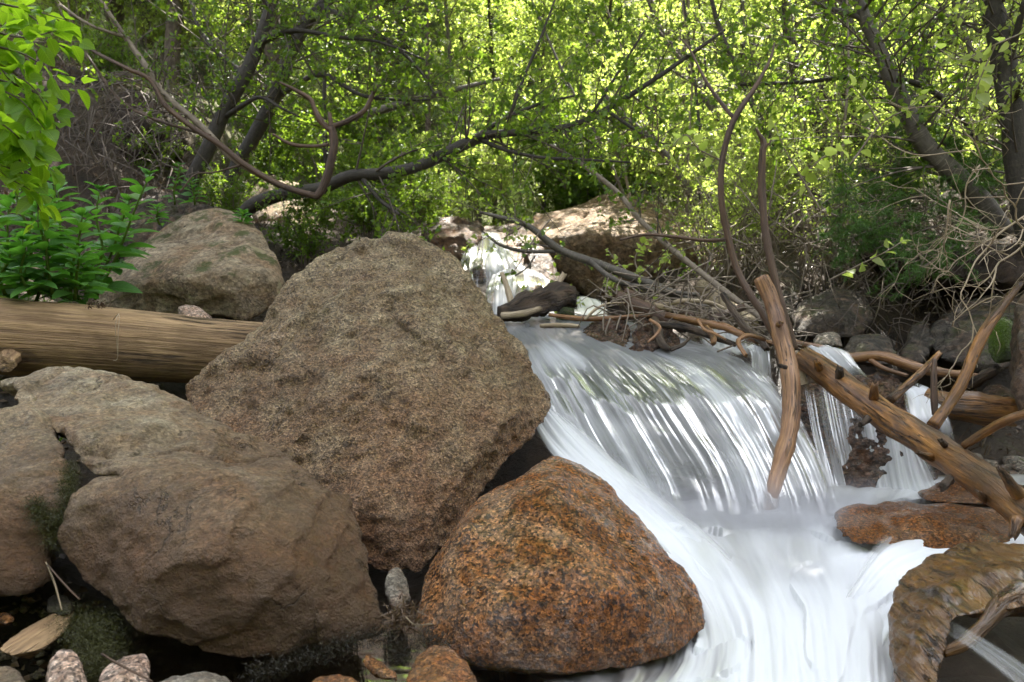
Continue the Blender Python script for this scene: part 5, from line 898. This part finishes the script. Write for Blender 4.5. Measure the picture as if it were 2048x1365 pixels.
for a in [('spruce', 'spruce_tree', 'dark spruce behind the alder pair on the left', 560, 8.5, 1.2, 0, 'tree', TP), ('spruce_pale', 'spruce_tree', 'pale grey green spruce between the alder pair and the yellow birches', 760, 9.5, 1.15, 1, 'tree', TP),
          ('spruce', 'spruce_tree', 'tall dark spruce at the upper left behind the pine trunks', 420, 10.5, 1.3, 2, 'tree', TP), ('spruce_pale', 'spruce_tree', 'pale young spruce right of the pale grey green one', 880, 10.5, .9, 3, 'tree', TP),
          ('spruce', 'spruce_tree', 'far dark spruce at the top centre of the valley', 1000, 19, 1.9, 4, 'tree', TP), ('spruce', 'spruce_tree', 'far dark spruce just right of the top centre', 1080, 21, 2.0, 1, 'tree', TP), ('spruce_pale', 'spruce_tree', 'low pale spruce in the thicket under the leaning grey pole', 860, 7.2, .55, 5, 'tree', TP),
          ('sap', 'birch_sapling', 'yellow green sapling left of centre behind the leaning grey pole', 900, 8.0, 1.0, 0, 'tree', TP), ('sap2', 'birch_sapling', 'yellow green sapling above the upper waterfall', 990, 8.6, 1.0, 1, 'tree', TP),
          ('sap', 'birch_sapling', 'yellow green sapling left of the sunlit slab boulder', 1090, 8.2, .95, 2, 'tree', TP), ('sap2', 'birch_sapling', 'yellow green sapling behind the sunlit slab boulder', 1210, 9.0, 1.1, 3, 'tree', TP),
          ('sap', 'birch_sapling', 'yellow green sapling behind the tall forked dead branch', 1350, 8.4, 1.05, 4, 'tree', TP), ('sap2', 'birch_sapling', 'yellow green sapling in the gap left of the right thicket', 1460, 9.2, 1.1, 5, 'tree', TP),
          ('sap', 'birch_sapling', 'bright sapling behind the dark stem curving left', 1580, 8.2, 1.0, 1, 'tree', TP), ('sap2', 'birch_sapling', 'bright sapling behind the leaning grey trunk', 1730, 8.8, 1.05, 2, 'tree', TP), ('sap', 'birch_sapling', 'bright sapling at the right behind the thick edge trunk', 1900, 8.0, 1.0, 3, 'tree', TP),
          ('sap2', 'birch_sapling', 'bright sapling beyond the right edge trunk', 2040, 9.2, 1.1, 5, 'tree', TP), ('sap', 'birch_sapling', 'bright sapling between the pine trunks at the left', 310, 11.5, 1.2, 3, 'tree', TP), ('sap_dark', 'birch_sapling', 'green sapling in front of the dark spruce', 660, 7.5, .85, 4, 'tree', TP),
          ('sap', 'birch_sapling', 'bright sapling behind the first pine trunk', 170, 11, 1.1, 2, 'tree', TP),
          ('bush_dark', 'shrub', 'dark green bush between the tan boulder and the big pointed boulder', 610, 4.9, .55, 0, 'shrub', None), ('bush_dark', 'shrub', 'dark green bush behind the tip of the big pointed boulder', 740, 5.5, .75, 1, 'shrub', None), ('bush_flower', 'shrub', 'small white flowered bush right behind the big pointed boulder', 830, 6.0, .8, 2, 'shrub', None),
          ('bush', 'shrub', 'light green bush above the worn ledge rock', 900, 6.6, .9, 3, 'shrub', None), ('bush', 'shrub', 'light green bush behind the upper waterfall lip', 1010, 7.2, .85, 4, 'shrub', None), ('bush_flower', 'shrub', 'white flowered bush on top of the earthen bank', 330, 5.6, .55, 5, 'shrub', None),
          ('bush_flower', 'shrub', 'white flowered bush at the foot of the alder pair', 470, 5.4, .6, 6, 'shrub', None), ('bush', 'shrub', 'light bush behind the tall brown pole', 1460, 5.3, .9, 1, 'shrub', None),
          ('thicket', 'shrub', 'twiggy bush behind the stick pile', 1420, 4.9, .6, 2, 'shrub', None), ('thicket', 'shrub', 'twiggy bush behind the peeled stick', 1580, 5.0, .7, 3, 'shrub', None), ('thicket', 'shrub', 'twiggy bush left of the green conifer boughs', 1660, 5.2, .8, 4, 'shrub', None),
          ('bush', 'shrub', 'leafy bush behind the green conifer boughs', 1780, 6.2, 1.0, 5, 'shrub', None), ('bush', 'shrub', 'leafy bush right behind the leaning grey trunk', 1930, 6.0, 1.0, 6, 'shrub', None), ('bush', 'shrub', 'leafy bush between the tall dead branches and the right thicket', 1590, 6.2, 1.05, 2, 'shrub', None),
          ('bush', 'shrub', 'leafy bush behind the grey arching branch', 1380, 6.6, .9, 3, 'shrub', None), ('bush_dark', 'shrub', 'dark bush in front of the first pine trunk', 240, 6.6, .5, 3, 'shrub', None), ('bush', 'shrub', 'bush in front of the yellow green sapling above the falls', 950, 7.8, 1.1, 1, 'shrub', None),
          ('bush', 'shrub', 'bush on the slope behind the dark spruce', 650, 8.2, 1.1, 2, 'shrub', None), ('bush', 'shrub', 'bush on the slope right of the sunlit slab', 1500, 7.6, 1.1, 4, 'shrub', None), ('bush_dark', 'shrub', 'dark bush behind the half hidden grey brown boulder', 560, 6.8, .9, 5, 'shrub', None), ('bush_dark', 'shrub', 'dark bush beyond the herbs past the left edge', -230, 3.6, .8, 2, 'shrub', None), ('bush', 'shrub', 'light bush far up the left bank', -500, 4.4, 1.0, 3, 'shrub', None), ('thicket', 'shrub', 'twiggy bush past the right edge', 2260, 4.2, .9, 2, 'shrub', None), ('bush_dark', 'shrub', 'dark bush low on the right bank past the edge', 2500, 3.2, .8, 4, 'shrub', None), ('bush', 'shrub', 'light bush up the right bank past the edge', 2450, 5.2, 1.1, 5, 'shrub', None), ('bush', 'shrub', 'bush at the back of the right thicket', 1700, 7.6, 1.2, 1, 'shrub', None)]:
    kind, name, lab, px, d, sc, rot, cat, parts = a
    plant_px(kind, name, lab, px, d, sc, rot * 1.1, cat, None, parts or ('stems', 'leaves'))
tree('fallen_tree', 'thin grey dead pole leaning across the far thicket', M['greybark'], None, [(700,240,7.0,7),(780,215,7.0,8),(850,195,7.0,7),(930,175,7.0,5),(1000,158,7.0,3)], [[(845,203,7.0,3),(820,215,7,3),(830,235,7,2)]], cat='tree', crown=False, seed=5)

# far woodland on both slopes: one mass, made of the same kinds of tree
def woodland():
    rs = np.random.RandomState(77); pts, kinds, scs, rots = [], [], [], []
    def put(x, y, k, sc): pts.append((x, y, gz1(x, y) - .1)); kinds.append(k); scs.append(sc); rots.append(rs.uniform(0, 6.28))
    for _ in range(220):
        y = rs.uniform(9.5, 34); x = rs.uniform(-.75, .75) * y * .95 + rs.normal() * .5; u = rs.rand(); con = .5 if x < -.16 * y else .12
        put(x, y, 1 if u < con else 0, rs.uniform(.8, 1.4) * (1.25 if y > 16 else 1))
    for _ in range(60): y = rs.uniform(-16, -5); x = rs.uniform(-9, 9); put(x, y, 0, rs.uniform(1.5, 2.2))  # unseen trees added behind the viewer to block frontal sky light
    for _ in range(170): y = rs.uniform(34, 90); x = rs.uniform(-.8, .8) * y; put(x, y, int(rs.rand() < .45), rs.uniform(1.6, 3.0))
    for _ in range(200): y = rs.uniform(7.5, 24); x = rs.uniform(-.8, .8) * y; put(x, y, 2, rs.uniform(.8, 1.8))
    return np.array(pts), np.array(kinds), np.array(scs), np.array(rots)
wp_, wk, wsc, wr = woodland()
srcs = [['sap', 'sap2'], ['spruce', 'spruce_pale'], ['bush', 'bush_dark']]
def join_data(name, meshes):
    mb_ = MB(); mats = []
    for me in meshes:
        n = len(me.vertices); v = np.empty(n * 3); me.vertices.foreach_get('co', v); g = np.empty(n * 3); me.attributes['gv'].data.foreach_get('vector', g)
        ls = np.empty(len(me.polygons), int); me.polygons.foreach_get('loop_start', ls); lt = np.empty(len(me.polygons), int); me.polygons.foreach_get('loop_total', lt); vi = np.empty(len(me.loops), int); me.loops.foreach_get('vertex_index', vi)
        base = len(mats); mats += list(me.materials); mis = np.empty(len(me.polygons), int); me.polygons.foreach_get('material_index', mis); fs = []
        mb_.v.append(v.reshape(-1, 3)); mb_.g.append(g.reshape(-1, 3))
        for k in np.unique(lt):
            for m_ in np.unique(mis):
                sel = (lt == k) & (mis == m_)
                if sel.any(): mb_.f.setdefault((int(k), base + int(m_)), []).append(vi[ls[sel][:, None] + np.arange(k)] + mb_.n)
        mb_.n += n
    return mb_.mesh(name, mats)
def stuff_instances(name, label, pts, sc, rot, src_meshes):
    """ONE object: points carrying instances through geometry nodes"""
    me = bpy.data.meshes.new(name); me.vertices.add(len(pts)); me.vertices.foreach_set('co', pts.ravel())
    for nm, a in (('sc', sc), ('rt', rot)):
        at = me.attributes.new(nm, 'FLOAT', 'POINT'); at.data.foreach_set('value', a)
    o = link(name, me); tag(o, label, None, None, 'stuff')
    g = bpy.data.node_groups.new(name, 'GeometryNodeTree'); g.interface.new_socket('Geometry', in_out='INPUT', socket_type='NodeSocketGeometry'); g.interface.new_socket('Geometry', in_out='OUTPUT', socket_type='NodeSocketGeometry')
    N = g.nodes; gi = N.new('NodeGroupInput'); go = N.new('NodeGroupOutput'); ip = N.new('GeometryNodeInstanceOnPoints'); jn = N.new('GeometryNodeJoinGeometry')
    oi = N.new('GeometryNodeObjectInfo'); oi.inputs['Object'].default_value = src_meshes; oi.inputs['As Instance'].default_value = True
    a1 = N.new('GeometryNodeInputNamedAttribute'); a1.data_type = 'FLOAT'; a1.inputs['Name'].default_value = 'sc'
    a2 = N.new('GeometryNodeInputNamedAttribute'); a2.data_type = 'FLOAT'; a2.inputs['Name'].default_value = 'rt'; cx = N.new('ShaderNodeCombineXYZ')
    L = g.links.new; L(gi.outputs[0], ip.inputs['Points']); L(oi.outputs['Geometry'], ip.inputs['Instance']); L(a1.outputs[0], ip.inputs['Scale']); L(a2.outputs[0], cx.inputs[2]); L(cx.outputs[0], ip.inputs['Rotation']); L(ip.outputs[0], go.inputs[0])
    md = o.modifiers.new('scatter', 'NODES'); md.node_group = g; return o
k0 = 0
for kk, names in enumerate(srcs):
    for q, nm in enumerate(names):
        sel = np.where((wk == kk) & (np.arange(len(wk)) % len(names) == q))[0]; first = sel[0]; rest = sel[1:]
        # the member the mass is made from stands among it like the others
        so = link('woodland_' + ('broadleaf', 'conifer', 'brush')[kk], join_data(nm, PRO[nm])); so.location = wp_[first]; so.scale = (wsc[first],) * 3
        tag(so, None, None, None, 'stuff'); stuff_instances('woodland', 'far slope woodland seen as one mass of foliage', wp_[rest], wsc[rest], wr[rest], so)

# unseen tree crowns added overhead and behind the viewer to block sun and sky
def added_canopy(x, y, z0, sc, kind, lab, rot): return plant(kind, 'added_shade_tree', lab, x, y, z0, sc, rot, 'tree', None, TP)
PRO['shade'] = sapling_meshes(5.0, .13, 91, M['leaf'], M['alder'], n=90, n_sub=10, n_leaf=14, slen=.36, r=.05)
rs = np.random.RandomState(9)
for k, (x, y, z) in enumerate([(-1.2, 5.0, 3.4), (.6, 5.4, 3.6), (2.3, 5.2, 3.5), (-.4, 7.0, 4.6), (1.6, 7.2, 4.8), (3.6, 6.4, 4.0), (-2.8, 6.2, 3.8), (1.3, 6.2, 3.2), (2.9, 6.4, 4.4), (-.3, 6.0, 4.8), (-2.2, 8.4, 4.6), (.1, 8.2, 5.0), (-3.9, 7.6, 4.6), (-3.0, -3.8, -.5), (0.2, -4.5, -.6), (3.2, -3.8, -.4), (-5.6, -1.2, .6), (5.8, -1.0, .6)]):
    added_canopy(x, y, z, .9 + .2 * rs.rand(), 'shade', 'unseen crown added high over the stream to shade it' if k < 13 else 'unseen alder added behind the viewer to cut frontal light', k * 1.3)['group'] = 'unseen crowns added to shade the stream' if k < 13 else 'unseen alders added against frontal light'


# ------------------------------------------------------------------ near plants
def leafy_spray(name, label, stems, leafm, size, n_leaf, seed, cat, tmpl=LEAFF, wood_m='twigbrown', tilt=.6, r=3.0, sides=6, off=.03, order='alt', group=None):
    rs = np.random.RandomState(seed); e = empty(name, P(*stems[0][0][:3]), label, cat, group)
    for st in stems:
        p = np.array([P(*q[:3]) for q in st]); rr = np.linspace(r, .8, len(p)) / F * st[0][2]; mb = MB(); tube(mb, p, rr, sides, None, .05, seed); mb.build('stem', M[wood_m], e)
    lb = MB()
    for st in stems:
        p = np.array([P(*q[:3]) for q in st]); c = catmull(p, 60); tg = unit(np.gradient(c, axis=0)); L = np.linalg.norm(np.diff(c, axis=0), axis=1).sum(); n = n_leaf
        t = (np.linspace(.12, .995, n) * 59).astype(int); side = np.where(np.arange(n) % 2, 1, -1)[:, None]
        sd_ = unit(np.cross(tg[t], np.array([0, .5, 1]) + rs.normal(size=(n, 3)) * .4)) * side; d = unit(sd_ + tg[t] * .6 + rs.normal(size=(n, 3)) * .3 + [0, -.15, -.25])
        leaves(lb, c[t] + d * off * .3, d, size * rs.uniform(.65, 1.15, n), rs, tmpl, tilt)
    lb.build('leaves', leafm, e); return e
rs = np.random.RandomState(31)
for k, (lab, st) in enumerate([
  ('top leafy spray of big backlit leaves in the upper left corner', [[(-120,-60,1.5),(-20,0,1.55),(60,20,1.6),(130,40,1.6)], [(-100,20,1.5),(-20,60,1.5),(50,75,1.55),(120,60,1.6)]]),
  ('second leafy spray from the top at the left edge', [[(-120,60,1.5),(-20,90,1.5),(50,110,1.5),(110,150,1.55)], [(-100,100,1.45),(-20,120,1.5),(60,170,1.5),(95,220,1.5)]]),
  ('middle leafy spray hanging at the left edge', [[(-120,140,1.5),(-30,170,1.5),(40,200,1.5),(90,260,1.5)], [(-120,190,1.4),(-30,230,1.45),(20,260,1.45),(60,300,1.5)]]),
  ('lowest leafy spray hanging over the herbs at the left edge', [[(-120,230,1.5),(-20,270,1.5),(50,300,1.5),(110,345,1.52)], [(-120,260,1.5),(-40,300,1.5),(10,350,1.5),(60,380,1.5)]])]):
    leafy_spray('shrub_branch', lab, st + [[(a[0] + 10 + rs.normal() * 25, a[1] + 30 + rs.normal() * 20, a[2] + .2) for a in s] for s in st], M['leafbig'], .043, 24, 60 + k, 'branch', r=4)
# herbs on the left bank
def herb(px, py, top, d, lean, seed, label, size=.1):
    rs = np.random.RandomState(seed); b = P(px, py, d); t = P(px + lean, top, d - .05); e = empty('herb', b, label, 'plant', 'leafy herbs on the left bank')
    p = np.array([b, b * .6 + t * .4 + [rs.normal() * .02, 0, 0], b * .25 + t * .75, t]); mb = MB(); tube(mb, p, [.006, .005, .004, .002], 6, 14, .05, seed); mb.build('stem', M['grass'], e)
    c = catmull(p, 40); n = 21; k = (np.linspace(.08, 1, n) * 39).astype(int); a = np.arange(n) * 2.4 + seed; s = np.linspace(1.1, .45, n)
    d_ = np.stack([np.cos(a), np.sin(a), np.linspace(.05, .8, n)], 1); lb = MB(); leaves(lb, c[k] + unit(d_) * .01, d_, size * s * rs.uniform(.8, 1.15, n), rs, LEAFW, .25)
    n2 = 12; a = rs.uniform(0, 6.28, n2); d2 = np.stack([np.cos(a), np.sin(a), .9 + 0 * a], 1); leaves(lb, np.repeat(c[-1:], n2, 0), d2, size * .3 * rs.uniform(.5, 1.1, n2), rs, LEAFW, .4); lb.build('leaves', M['herb'], e)
H = [(-10,600,430,2.7,-10,'herb at the very left edge above the log'),(30,600,330,2.75,5,'tallest herb near the left edge'),(70,610,400,2.7,15,'broad herb second from the tallest one'),(105,600,345,2.9,5,'upright herb just left of the middle of the herb patch'),(140,600,430,2.8,25,'short herb in the middle of the herb patch'),(105,590,420,2.65,-20,'low herb leaning left in front of the patch'),
     (170,590,380,3.1,30,'slim herb leaning right toward the tan boulder'),(190,600,350,3.2,110,'herb arching far right over the tan boulder'),(60,590,480,2.6,-15,'short herb close to the log at the left'),(150,600,500,2.7,10,'short herb close to the log by the tan boulder'),(200,560,400,3.3,60,'slim herb with a bud behind the tan boulder'),(10,590,500,2.6,10,'broad low herb at the left edge'),(220,540,440,3.4,20,'small herb at the back of the patch'),(130,580,370,3.2,-15,'tall thin herb at the back of the patch'),(50,570,370,3.2,20,'tall herb half hidden at the back left'),(0,580,400,3.1,20,'back herb at the left edge'),(165,610,540,2.85,12,'seedling beside the red crumbs on the log')]
for k, (px, py, top, d, lean, lab) in enumerate(H): herb(px, py, top, d, lean, 100 + k, lab, .13 if top < 480 else .105)
for k, (px, py, top, d, lean, lab) in enumerate([(320,440,415,3.9,-6,'small bright green sprig on the top left of the tan boulder'),(480,450,425,4.0,6,'small sprig beside the alder base above the tan boulder'),(390,400,360,4.4,-8,'tall sprig of light leaves above the tan boulder'),(350,400,330,4.6,10,'light leafy sprig in front of the earthen bank')]): herb(px, py + 10, top, d, lean, 140 + k, lab, .07)
def grass(n, pos, h, rs, name, label, mat='grass', wid=.003):
    p = pos(n); d = unit(rs.normal(size=(n, 3)) * [.35, .35, .1] + [0, 0, 1]); L = h * rs.uniform(.4, 1.1, n); t = np.linspace(0, 1, 5); B = rs.normal(size=(n, 3)) * [.5, .5, .1] * L[:, None]; B[:, 2] -= .35 * L
    c = p[:, None] + d[:, None] * (L[:, None] * t)[..., None] + B[:, None] * (t ** 2)[None, :, None]; sd_ = unit(np.cross(d, rs.normal(size=(n, 3)))); w_ = (wid * (1 - t ** 2 * .95))[None, :, None]
    V = np.stack([c - sd_[:, None] * w_, c + sd_[:, None] * w_], 2); idx = np.arange(n * 10).reshape(n, 5, 2); q = np.stack([idx[:, :-1, 0], idx[:, :-1, 1], idx[:, 1:, 1], idx[:, 1:, 0]], -1).reshape(-1, 4)
    mb = MB(); mb.add(V.reshape(-1, 3), q); tag(mb.build(name, M[mat]), label, None, None, 'stuff')
def on_ground(x0, x1, y0, y1, rs):
    def f(n):
        x = rs.uniform(x0, x1, n); y = rs.uniform(y0, y1, n); return np.stack([x, y, ground(x, y)], 1)
    return f
rs = np.random.RandomState(8)
grass(1500, on_ground(-3.2, -1.75, 2.75, 3.6, rs), .28, rs, 'grass', 'green grass among the herbs on the left bank')
grass(9000, on_ground(-6, 7, 6.5, 12, rs), .22, rs, 'grass', 'grass on the slopes beyond the stream', wid=.006)
grass(5000, on_ground(-5, -1.6, 4.2, 7.5, rs), .16, rs, 'dead_grass', 'dead brown grass and needles on the earthen bank', 'deadgrass', .003)
grass(2500, on_ground(-4.5, -1.5, 1.2, 2.6, rs), .2, rs, 'grass', 'grass on the low left bank')
grass(2500, on_ground(2.2, 4.5, 1.2, 3.4, rs), .2, rs, 'grass', 'grass on the low right bank')
grass(2600, on_ground(1.2, 4.5, 3.6, 6.2, rs), .16, rs, 'dead_grass', 'dead stalks and needles on the right bank', 'deadgrass', .0025)
def litter(n, x0, x1, y0, y1, size, mat, name, label, rs):
    p = on_ground(x0, x1, y0, y1, rs)(n); p[:, 2] += .008; mb = MB(); leaves(mb, p, rs.normal(size=(n, 3)) * [1, 1, .2], size * rs.uniform(.5, 1.2, n), rs, tilt=.5); tag(mb.build(name, M[mat]), label, None, None, 'stuff')
litter(9000, -6, -1.2, 3.3, 9, .035, 'deadgrass', 'leaf_litter', 'dead leaf litter on the left bank', rs)
litter(6000, 1.0, 5, 3.2, 8, .03, 'deadgrass', 'leaf_litter', 'dead leaf litter on the right bank', rs)
litter(5000, -4.5, -.9, .2, 3.4, .03, 'deadgrass', 'leaf_litter', 'dead leaf litter around the fallen log', rs)
litter(5000, 1.9, 5, .2, 3.6, .03, 'deadgrass', 'leaf_litter', 'dead leaf litter on the low right bank', rs)
litter(900, -1.2, -.3, 1.1, 1.6, .02, 'deadgrass', 'leaf_litter', 'dead leaves between the corner pebbles', rs)
# cobbles on both banks
mb = MB(); n = 700; x = np.concatenate([rs.uniform(-3.6, -1.0, n // 2), rs.uniform(1.75, 4.2, n // 2)]); y = rs.uniform(.6, 3.6, n); z = ground(x, y)
_ic = np.array([[a, b, c] for a in (-1, 0, 1) for b in (-1, 0, 1) for c in (-1, 0, 1) if (a, b, c) != (0, 0, 0)], float); _ic = unit(_ic)
for k in range(n):
    v_, f_ = hull_verts_faces((_ic * rs.uniform(.8, 1.1, (26, 1))) * rs.uniform(.015, .07) * np.array([1, rs.uniform(.7, 1.2), .65])); mb.add(v_ + [x[k], y[k], z[k]], f_, gv=v_)
tag(mb.build('rubble', M['greystone']), 'loose grey cobbles along both banks', None, None, 'stuff')
# gravel in the corner
mb = MB(); n = 500; x = rs.uniform(-1.1, -.2, n); y = rs.uniform(1.05, 1.75, n); z = ground(x, y)
ico = np.array([[1, 0, 0], [-1, 0, 0], [0, 1, 0], [0, -1, 0], [0, 0, 1], [0, 0, -1.]]); icf = np.array([[0, 2, 4], [2, 1, 4], [1, 3, 4], [3, 0, 4], [2, 0, 5], [1, 2, 5], [3, 1, 5], [0, 3, 5]])
for k in range(n): mb.add(np.array([x[k], y[k], z[k] + .004]) + ico * rs.uniform(.004, .014) * rs.uniform(.6, 1.2, (6, 1)) * [1, 1, .7], icf)
n = 900; x = rs.uniform(-1.25, -.1, n); y = rs.uniform(1.05, 1.8, n); z = ground(x, y)
for k in range(n): mb.add(np.array([x[k], y[k], z[k] + .006]) + ico * rs.uniform(.006, .02) * rs.uniform(.6, 1.2, (6, 1)) * [1, 1, .7], icf)
tag(mb.build('gravel', M['greystone']), 'wet gravel in the bottom left corner', None, None, 'stuff')

# undercut earthen bank: hanging roots
rs = np.random.RandomState(44); mb = MB()
for k in range(260):
    a = P(rs.uniform(20, 400), rs.uniform(130, 420), rs.uniform(4.7, 5.4)); L = rs.uniform(.1, .5); d = unit(np.array([rs.normal() * .6, -.3, -1 + rs.normal() * .5])); b = rs.normal(size=3) * .07
    tube(mb, [a, a + d * L * .5 + b, a + d * L + b * .5], [.004, .003, .001], 4, 7, seed=k)
tag(mb.build('roots', M['twigbrown']), 'mat of fine roots and dead twigs hanging on the earthen bank', None, None, 'stuff')
rock('root_wad', 'overhanging brown clod of earth and roots on the left bank', M['clod'] if 'clod' in M else M['pine'], [[(170,330,5.6),(200,230,5.8),(260,180,5.9),(330,210,5.8),(380,290,5.7),(330,330,5.6),(240,350,5.5),(280,250,5.5)], [(60,420,5.3),(80,260,5.6),(140,130,5.9),(190,200,5.8),(200,330,5.5),(230,430,5.2),(140,330,5.3)]], thick=.7, vox=.025, rnd=3, amp=.12, freq=2.2, seed=81, fine=.6, cat='bank')
rock('bank_overhang', 'overhanging lip of dark earth and roots above the hollow on the right bank', M['clod'], [[(1700,505,4.7),(1760,480,4.8),(1850,478,4.7),(1950,485,4.5),(2060,500,4.1),(2160,560,3.8),(2010,575,3.9),(1880,560,4.2),(1780,545,4.5)]], thick=.9, vox=.025, rnd=3, amp=.08, freq=3, seed=83, fine=.6, cat='bank')
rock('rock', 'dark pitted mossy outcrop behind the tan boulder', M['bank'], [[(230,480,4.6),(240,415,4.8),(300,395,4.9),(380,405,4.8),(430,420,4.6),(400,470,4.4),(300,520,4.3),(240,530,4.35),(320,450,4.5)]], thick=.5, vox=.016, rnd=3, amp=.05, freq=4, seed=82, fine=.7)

# bare pale twigs at the right, and the tangle behind the stick pile: angular branching
def zigzag(mb, p, d, L, r, depth, rs, kink=.55, k=0):
    n = max(3, int(L / .05)); pts = [p]; dd = d
    for i in range(n):
        dd = unit(dd + rs.normal(size=3) * kink * np.array([1, .5, 1]) * .5); pts.append(pts[-1] + dd * L / n)
        if depth and rs.rand() < .62: zigzag(mb, pts[-1], unit(dd + rs.normal(size=3) * .9), L * rs.uniform(.35, .65), r * .6, depth - 1, rs, kink)
    tube(mb, pts, np.linspace(r, r * .35, len(pts)), 5, len(pts) * 2, seed=k)
for lab, p, d, L, r, sd_ in [('bare pale zigzag twig hanging at the right edge', (2060,380,2.9), (-.3,-.1,-.8), .5, .0045, 1), ('bare pale zigzag twigs reaching left from the right edge', (2070,420,2.8), (-1,-.1,-.1), .6, .0045, 2), ('bare twig fan drooping toward the mossy rock', (2060,470,2.7), (-.8,-.1,-.5), .45, .004, 3), ('bare curved twig below the conifer boughs', (1900,400,3.2), (-.1,0,-1), .4, .004, 4), ('bare arching twig above the leaning log', (2080,500,2.6), (-1,0,.2), .5, .004, 5), ('bare twig in front of the leaning grey trunk', (1960,330,3.6), (-.5,0,-.8), .5, .004, 6)]:
    mb = MB(); zigzag(mb, P(*p), unit(np.array(d, float)), L, r, 3, np.random.RandomState(sd_)); tag(center(mb.build('bare_twig', M['pale'])), lab, 'twig')
mb = MB(); rs = np.random.RandomState(66)
for k in range(300):
    a = P(rs.uniform(1400, 1900), rs.uniform(400, 640), rs.uniform(4.2, 5.4)); d = unit(rs.normal(size=3) * [1, .4, .7]); L = rs.uniform(.15, .55); b = rs.normal(size=3) * .08
    tube(mb, [a, a + d * L * .5 + b, a + d * L], [.0045, .0035, .0015], 4, 7, seed=k)
tag(mb.build('brushwood', M['twig']), 'grey tangle of dead twigs on the right bank behind the stick pile', None, None, 'stuff')
mb = MB(); rs = np.random.RandomState(67)
for k in range(90):
    a = P(rs.uniform(1600, 2040), rs.uniform(560, 700), rs.uniform(3.7, 4.3)); d = unit(rs.normal(size=3) * [.5, .2, 1]); L = rs.uniform(.1, .35); b = rs.normal(size=3) * .05
    tube(mb, [a, a + d * L * .5 + b, a + d * L], [.0025, .002, .001], 4, 7, seed=k)
tag(mb.build('roots', M['twigbrown']), 'hair roots hanging in the dark hollow of the right bank', None, None, 'stuff')

# low conifer boughs over the right bank
def bough(px, py, d, dx, dy, L, seed, lab):
    rs = np.random.RandomState(seed); a = P(px, py, d); e = empty('conifer_bough', a, lab, 'branch', 'green conifer boughs over the right bank'); dr = unit(np.array([dx, -.35, dy])); wb, lb = MB(), MB()
    p = np.array([a, a + dr * L * .5, a + dr * L + [0, 0, -.06]]); rr = np.array([.008, .005, .002]); tube(wb, p, rr, 6, 12, .05, seed); s, dd, rad = along(p, rr, 26, rs, .05, 1, .1)
    foliage(wb, lb, s, dd, L * .34 * rs.uniform(.5, 1.1, 26), rs, .0022, 7, 46, sub_len=.5, size=.026, tmpl=NEEDLE, tilt=1.5, droop=.05, spread=.6); wb.build('stem', M['twigbrown'], e); lb.build('needles', M['needle2'] if 'needle2' in M else M['needle'], e)
for k, a in enumerate([(1900,400,4.4,-1,.0,.75,'conifer bough reaching farthest left on the right bank'),(1960,440,4.2,-1,-.15,.7,'conifer bough below the leaning grey trunk'),(1880,350,4.6,-1,.15,.6,'top conifer bough left of the leaning grey trunk'),(2000,400,4.4,-.6,.25,.5,'conifer bough between the two right trunks'),(1850,440,4.3,-.9,-.1,.55,'low conifer bough over the twiggy bushes'),
                       (2060,360,4.5,-.8,.1,.6,'conifer bough at the right edge behind the thick trunk'),(1960,470,4.0,-.9,-.35,.5,'lowest conifer bough hanging over the dark hollow'),(1830,390,4.7,-1,.1,.5,'small conifer bough at the left end of the group'),(1920,320,4.7,-.6,.3,.45,'upper conifer bough behind the leaning grey trunk')]): bough(a[0], a[1], a[2], a[3], a[4], a[5], 200 + k, a[6])
for k, (lab, st, n) in enumerate([('bright leafy twig hanging left of the tall forked dead branch', [[(1460,330,3.3),(1400,300,3.3),(1370,270,3.3),(1340,300,3.3)]], 12), ('leafy twig behind the tall brown pole', [[(1640,420,3.4),(1600,350,3.4),(1570,300,3.4),(1550,250,3.4)], [(1600,360,3.4),(1640,320,3.4),(1690,290,3.4)]], 10),
                              ('leafy twig by the grey leaning trunk', [[(1700,330,3.8),(1760,250,3.8),(1810,220,3.8),(1850,190,3.8)], [(1760,250,3.8),(1730,200,3.8),(1700,170,3.8)]], 10), ('young leafy shoot in front of the conifer boughs', [[(1660,560,3.7),(1720,530,3.6),(1770,505,3.5),(1810,480,3.5)]], 11), ('leafy twig at the upper right near the edge trunk', [[(2060,60,3.2),(1990,90,3.2),(1920,120,3.2),(1880,100,3.2)], [(1990,90,3.2),(1960,160,3.2),(1950,200,3.2)]], 11),
                              ('light leafy twigs in front of the sunlit slab boulder', [[(1340,600,4.0),(1290,570,4.0),(1240,530,4.0),(1215,500,4.0)], [(1290,570,4.0),(1270,520,4.0),(1290,480,4.0)], [(1240,530,4.0),(1220,560,4.0)]], 16), ('leafy twig hanging in front of the upper waterfall', [[(1100,440,3.9),(1060,490,3.9),(1030,540,3.9),(1005,550,3.9)]], 9)]):
    leafy_spray('leafy_twig', lab, st, M['leafy'] if k != 6 else M['leaf'], .062 if k < 5 else .04, n, 300 + k, 'twig', tmpl=LEAFF if k < 5 else LEAFR, wood_m='twig', r=2)
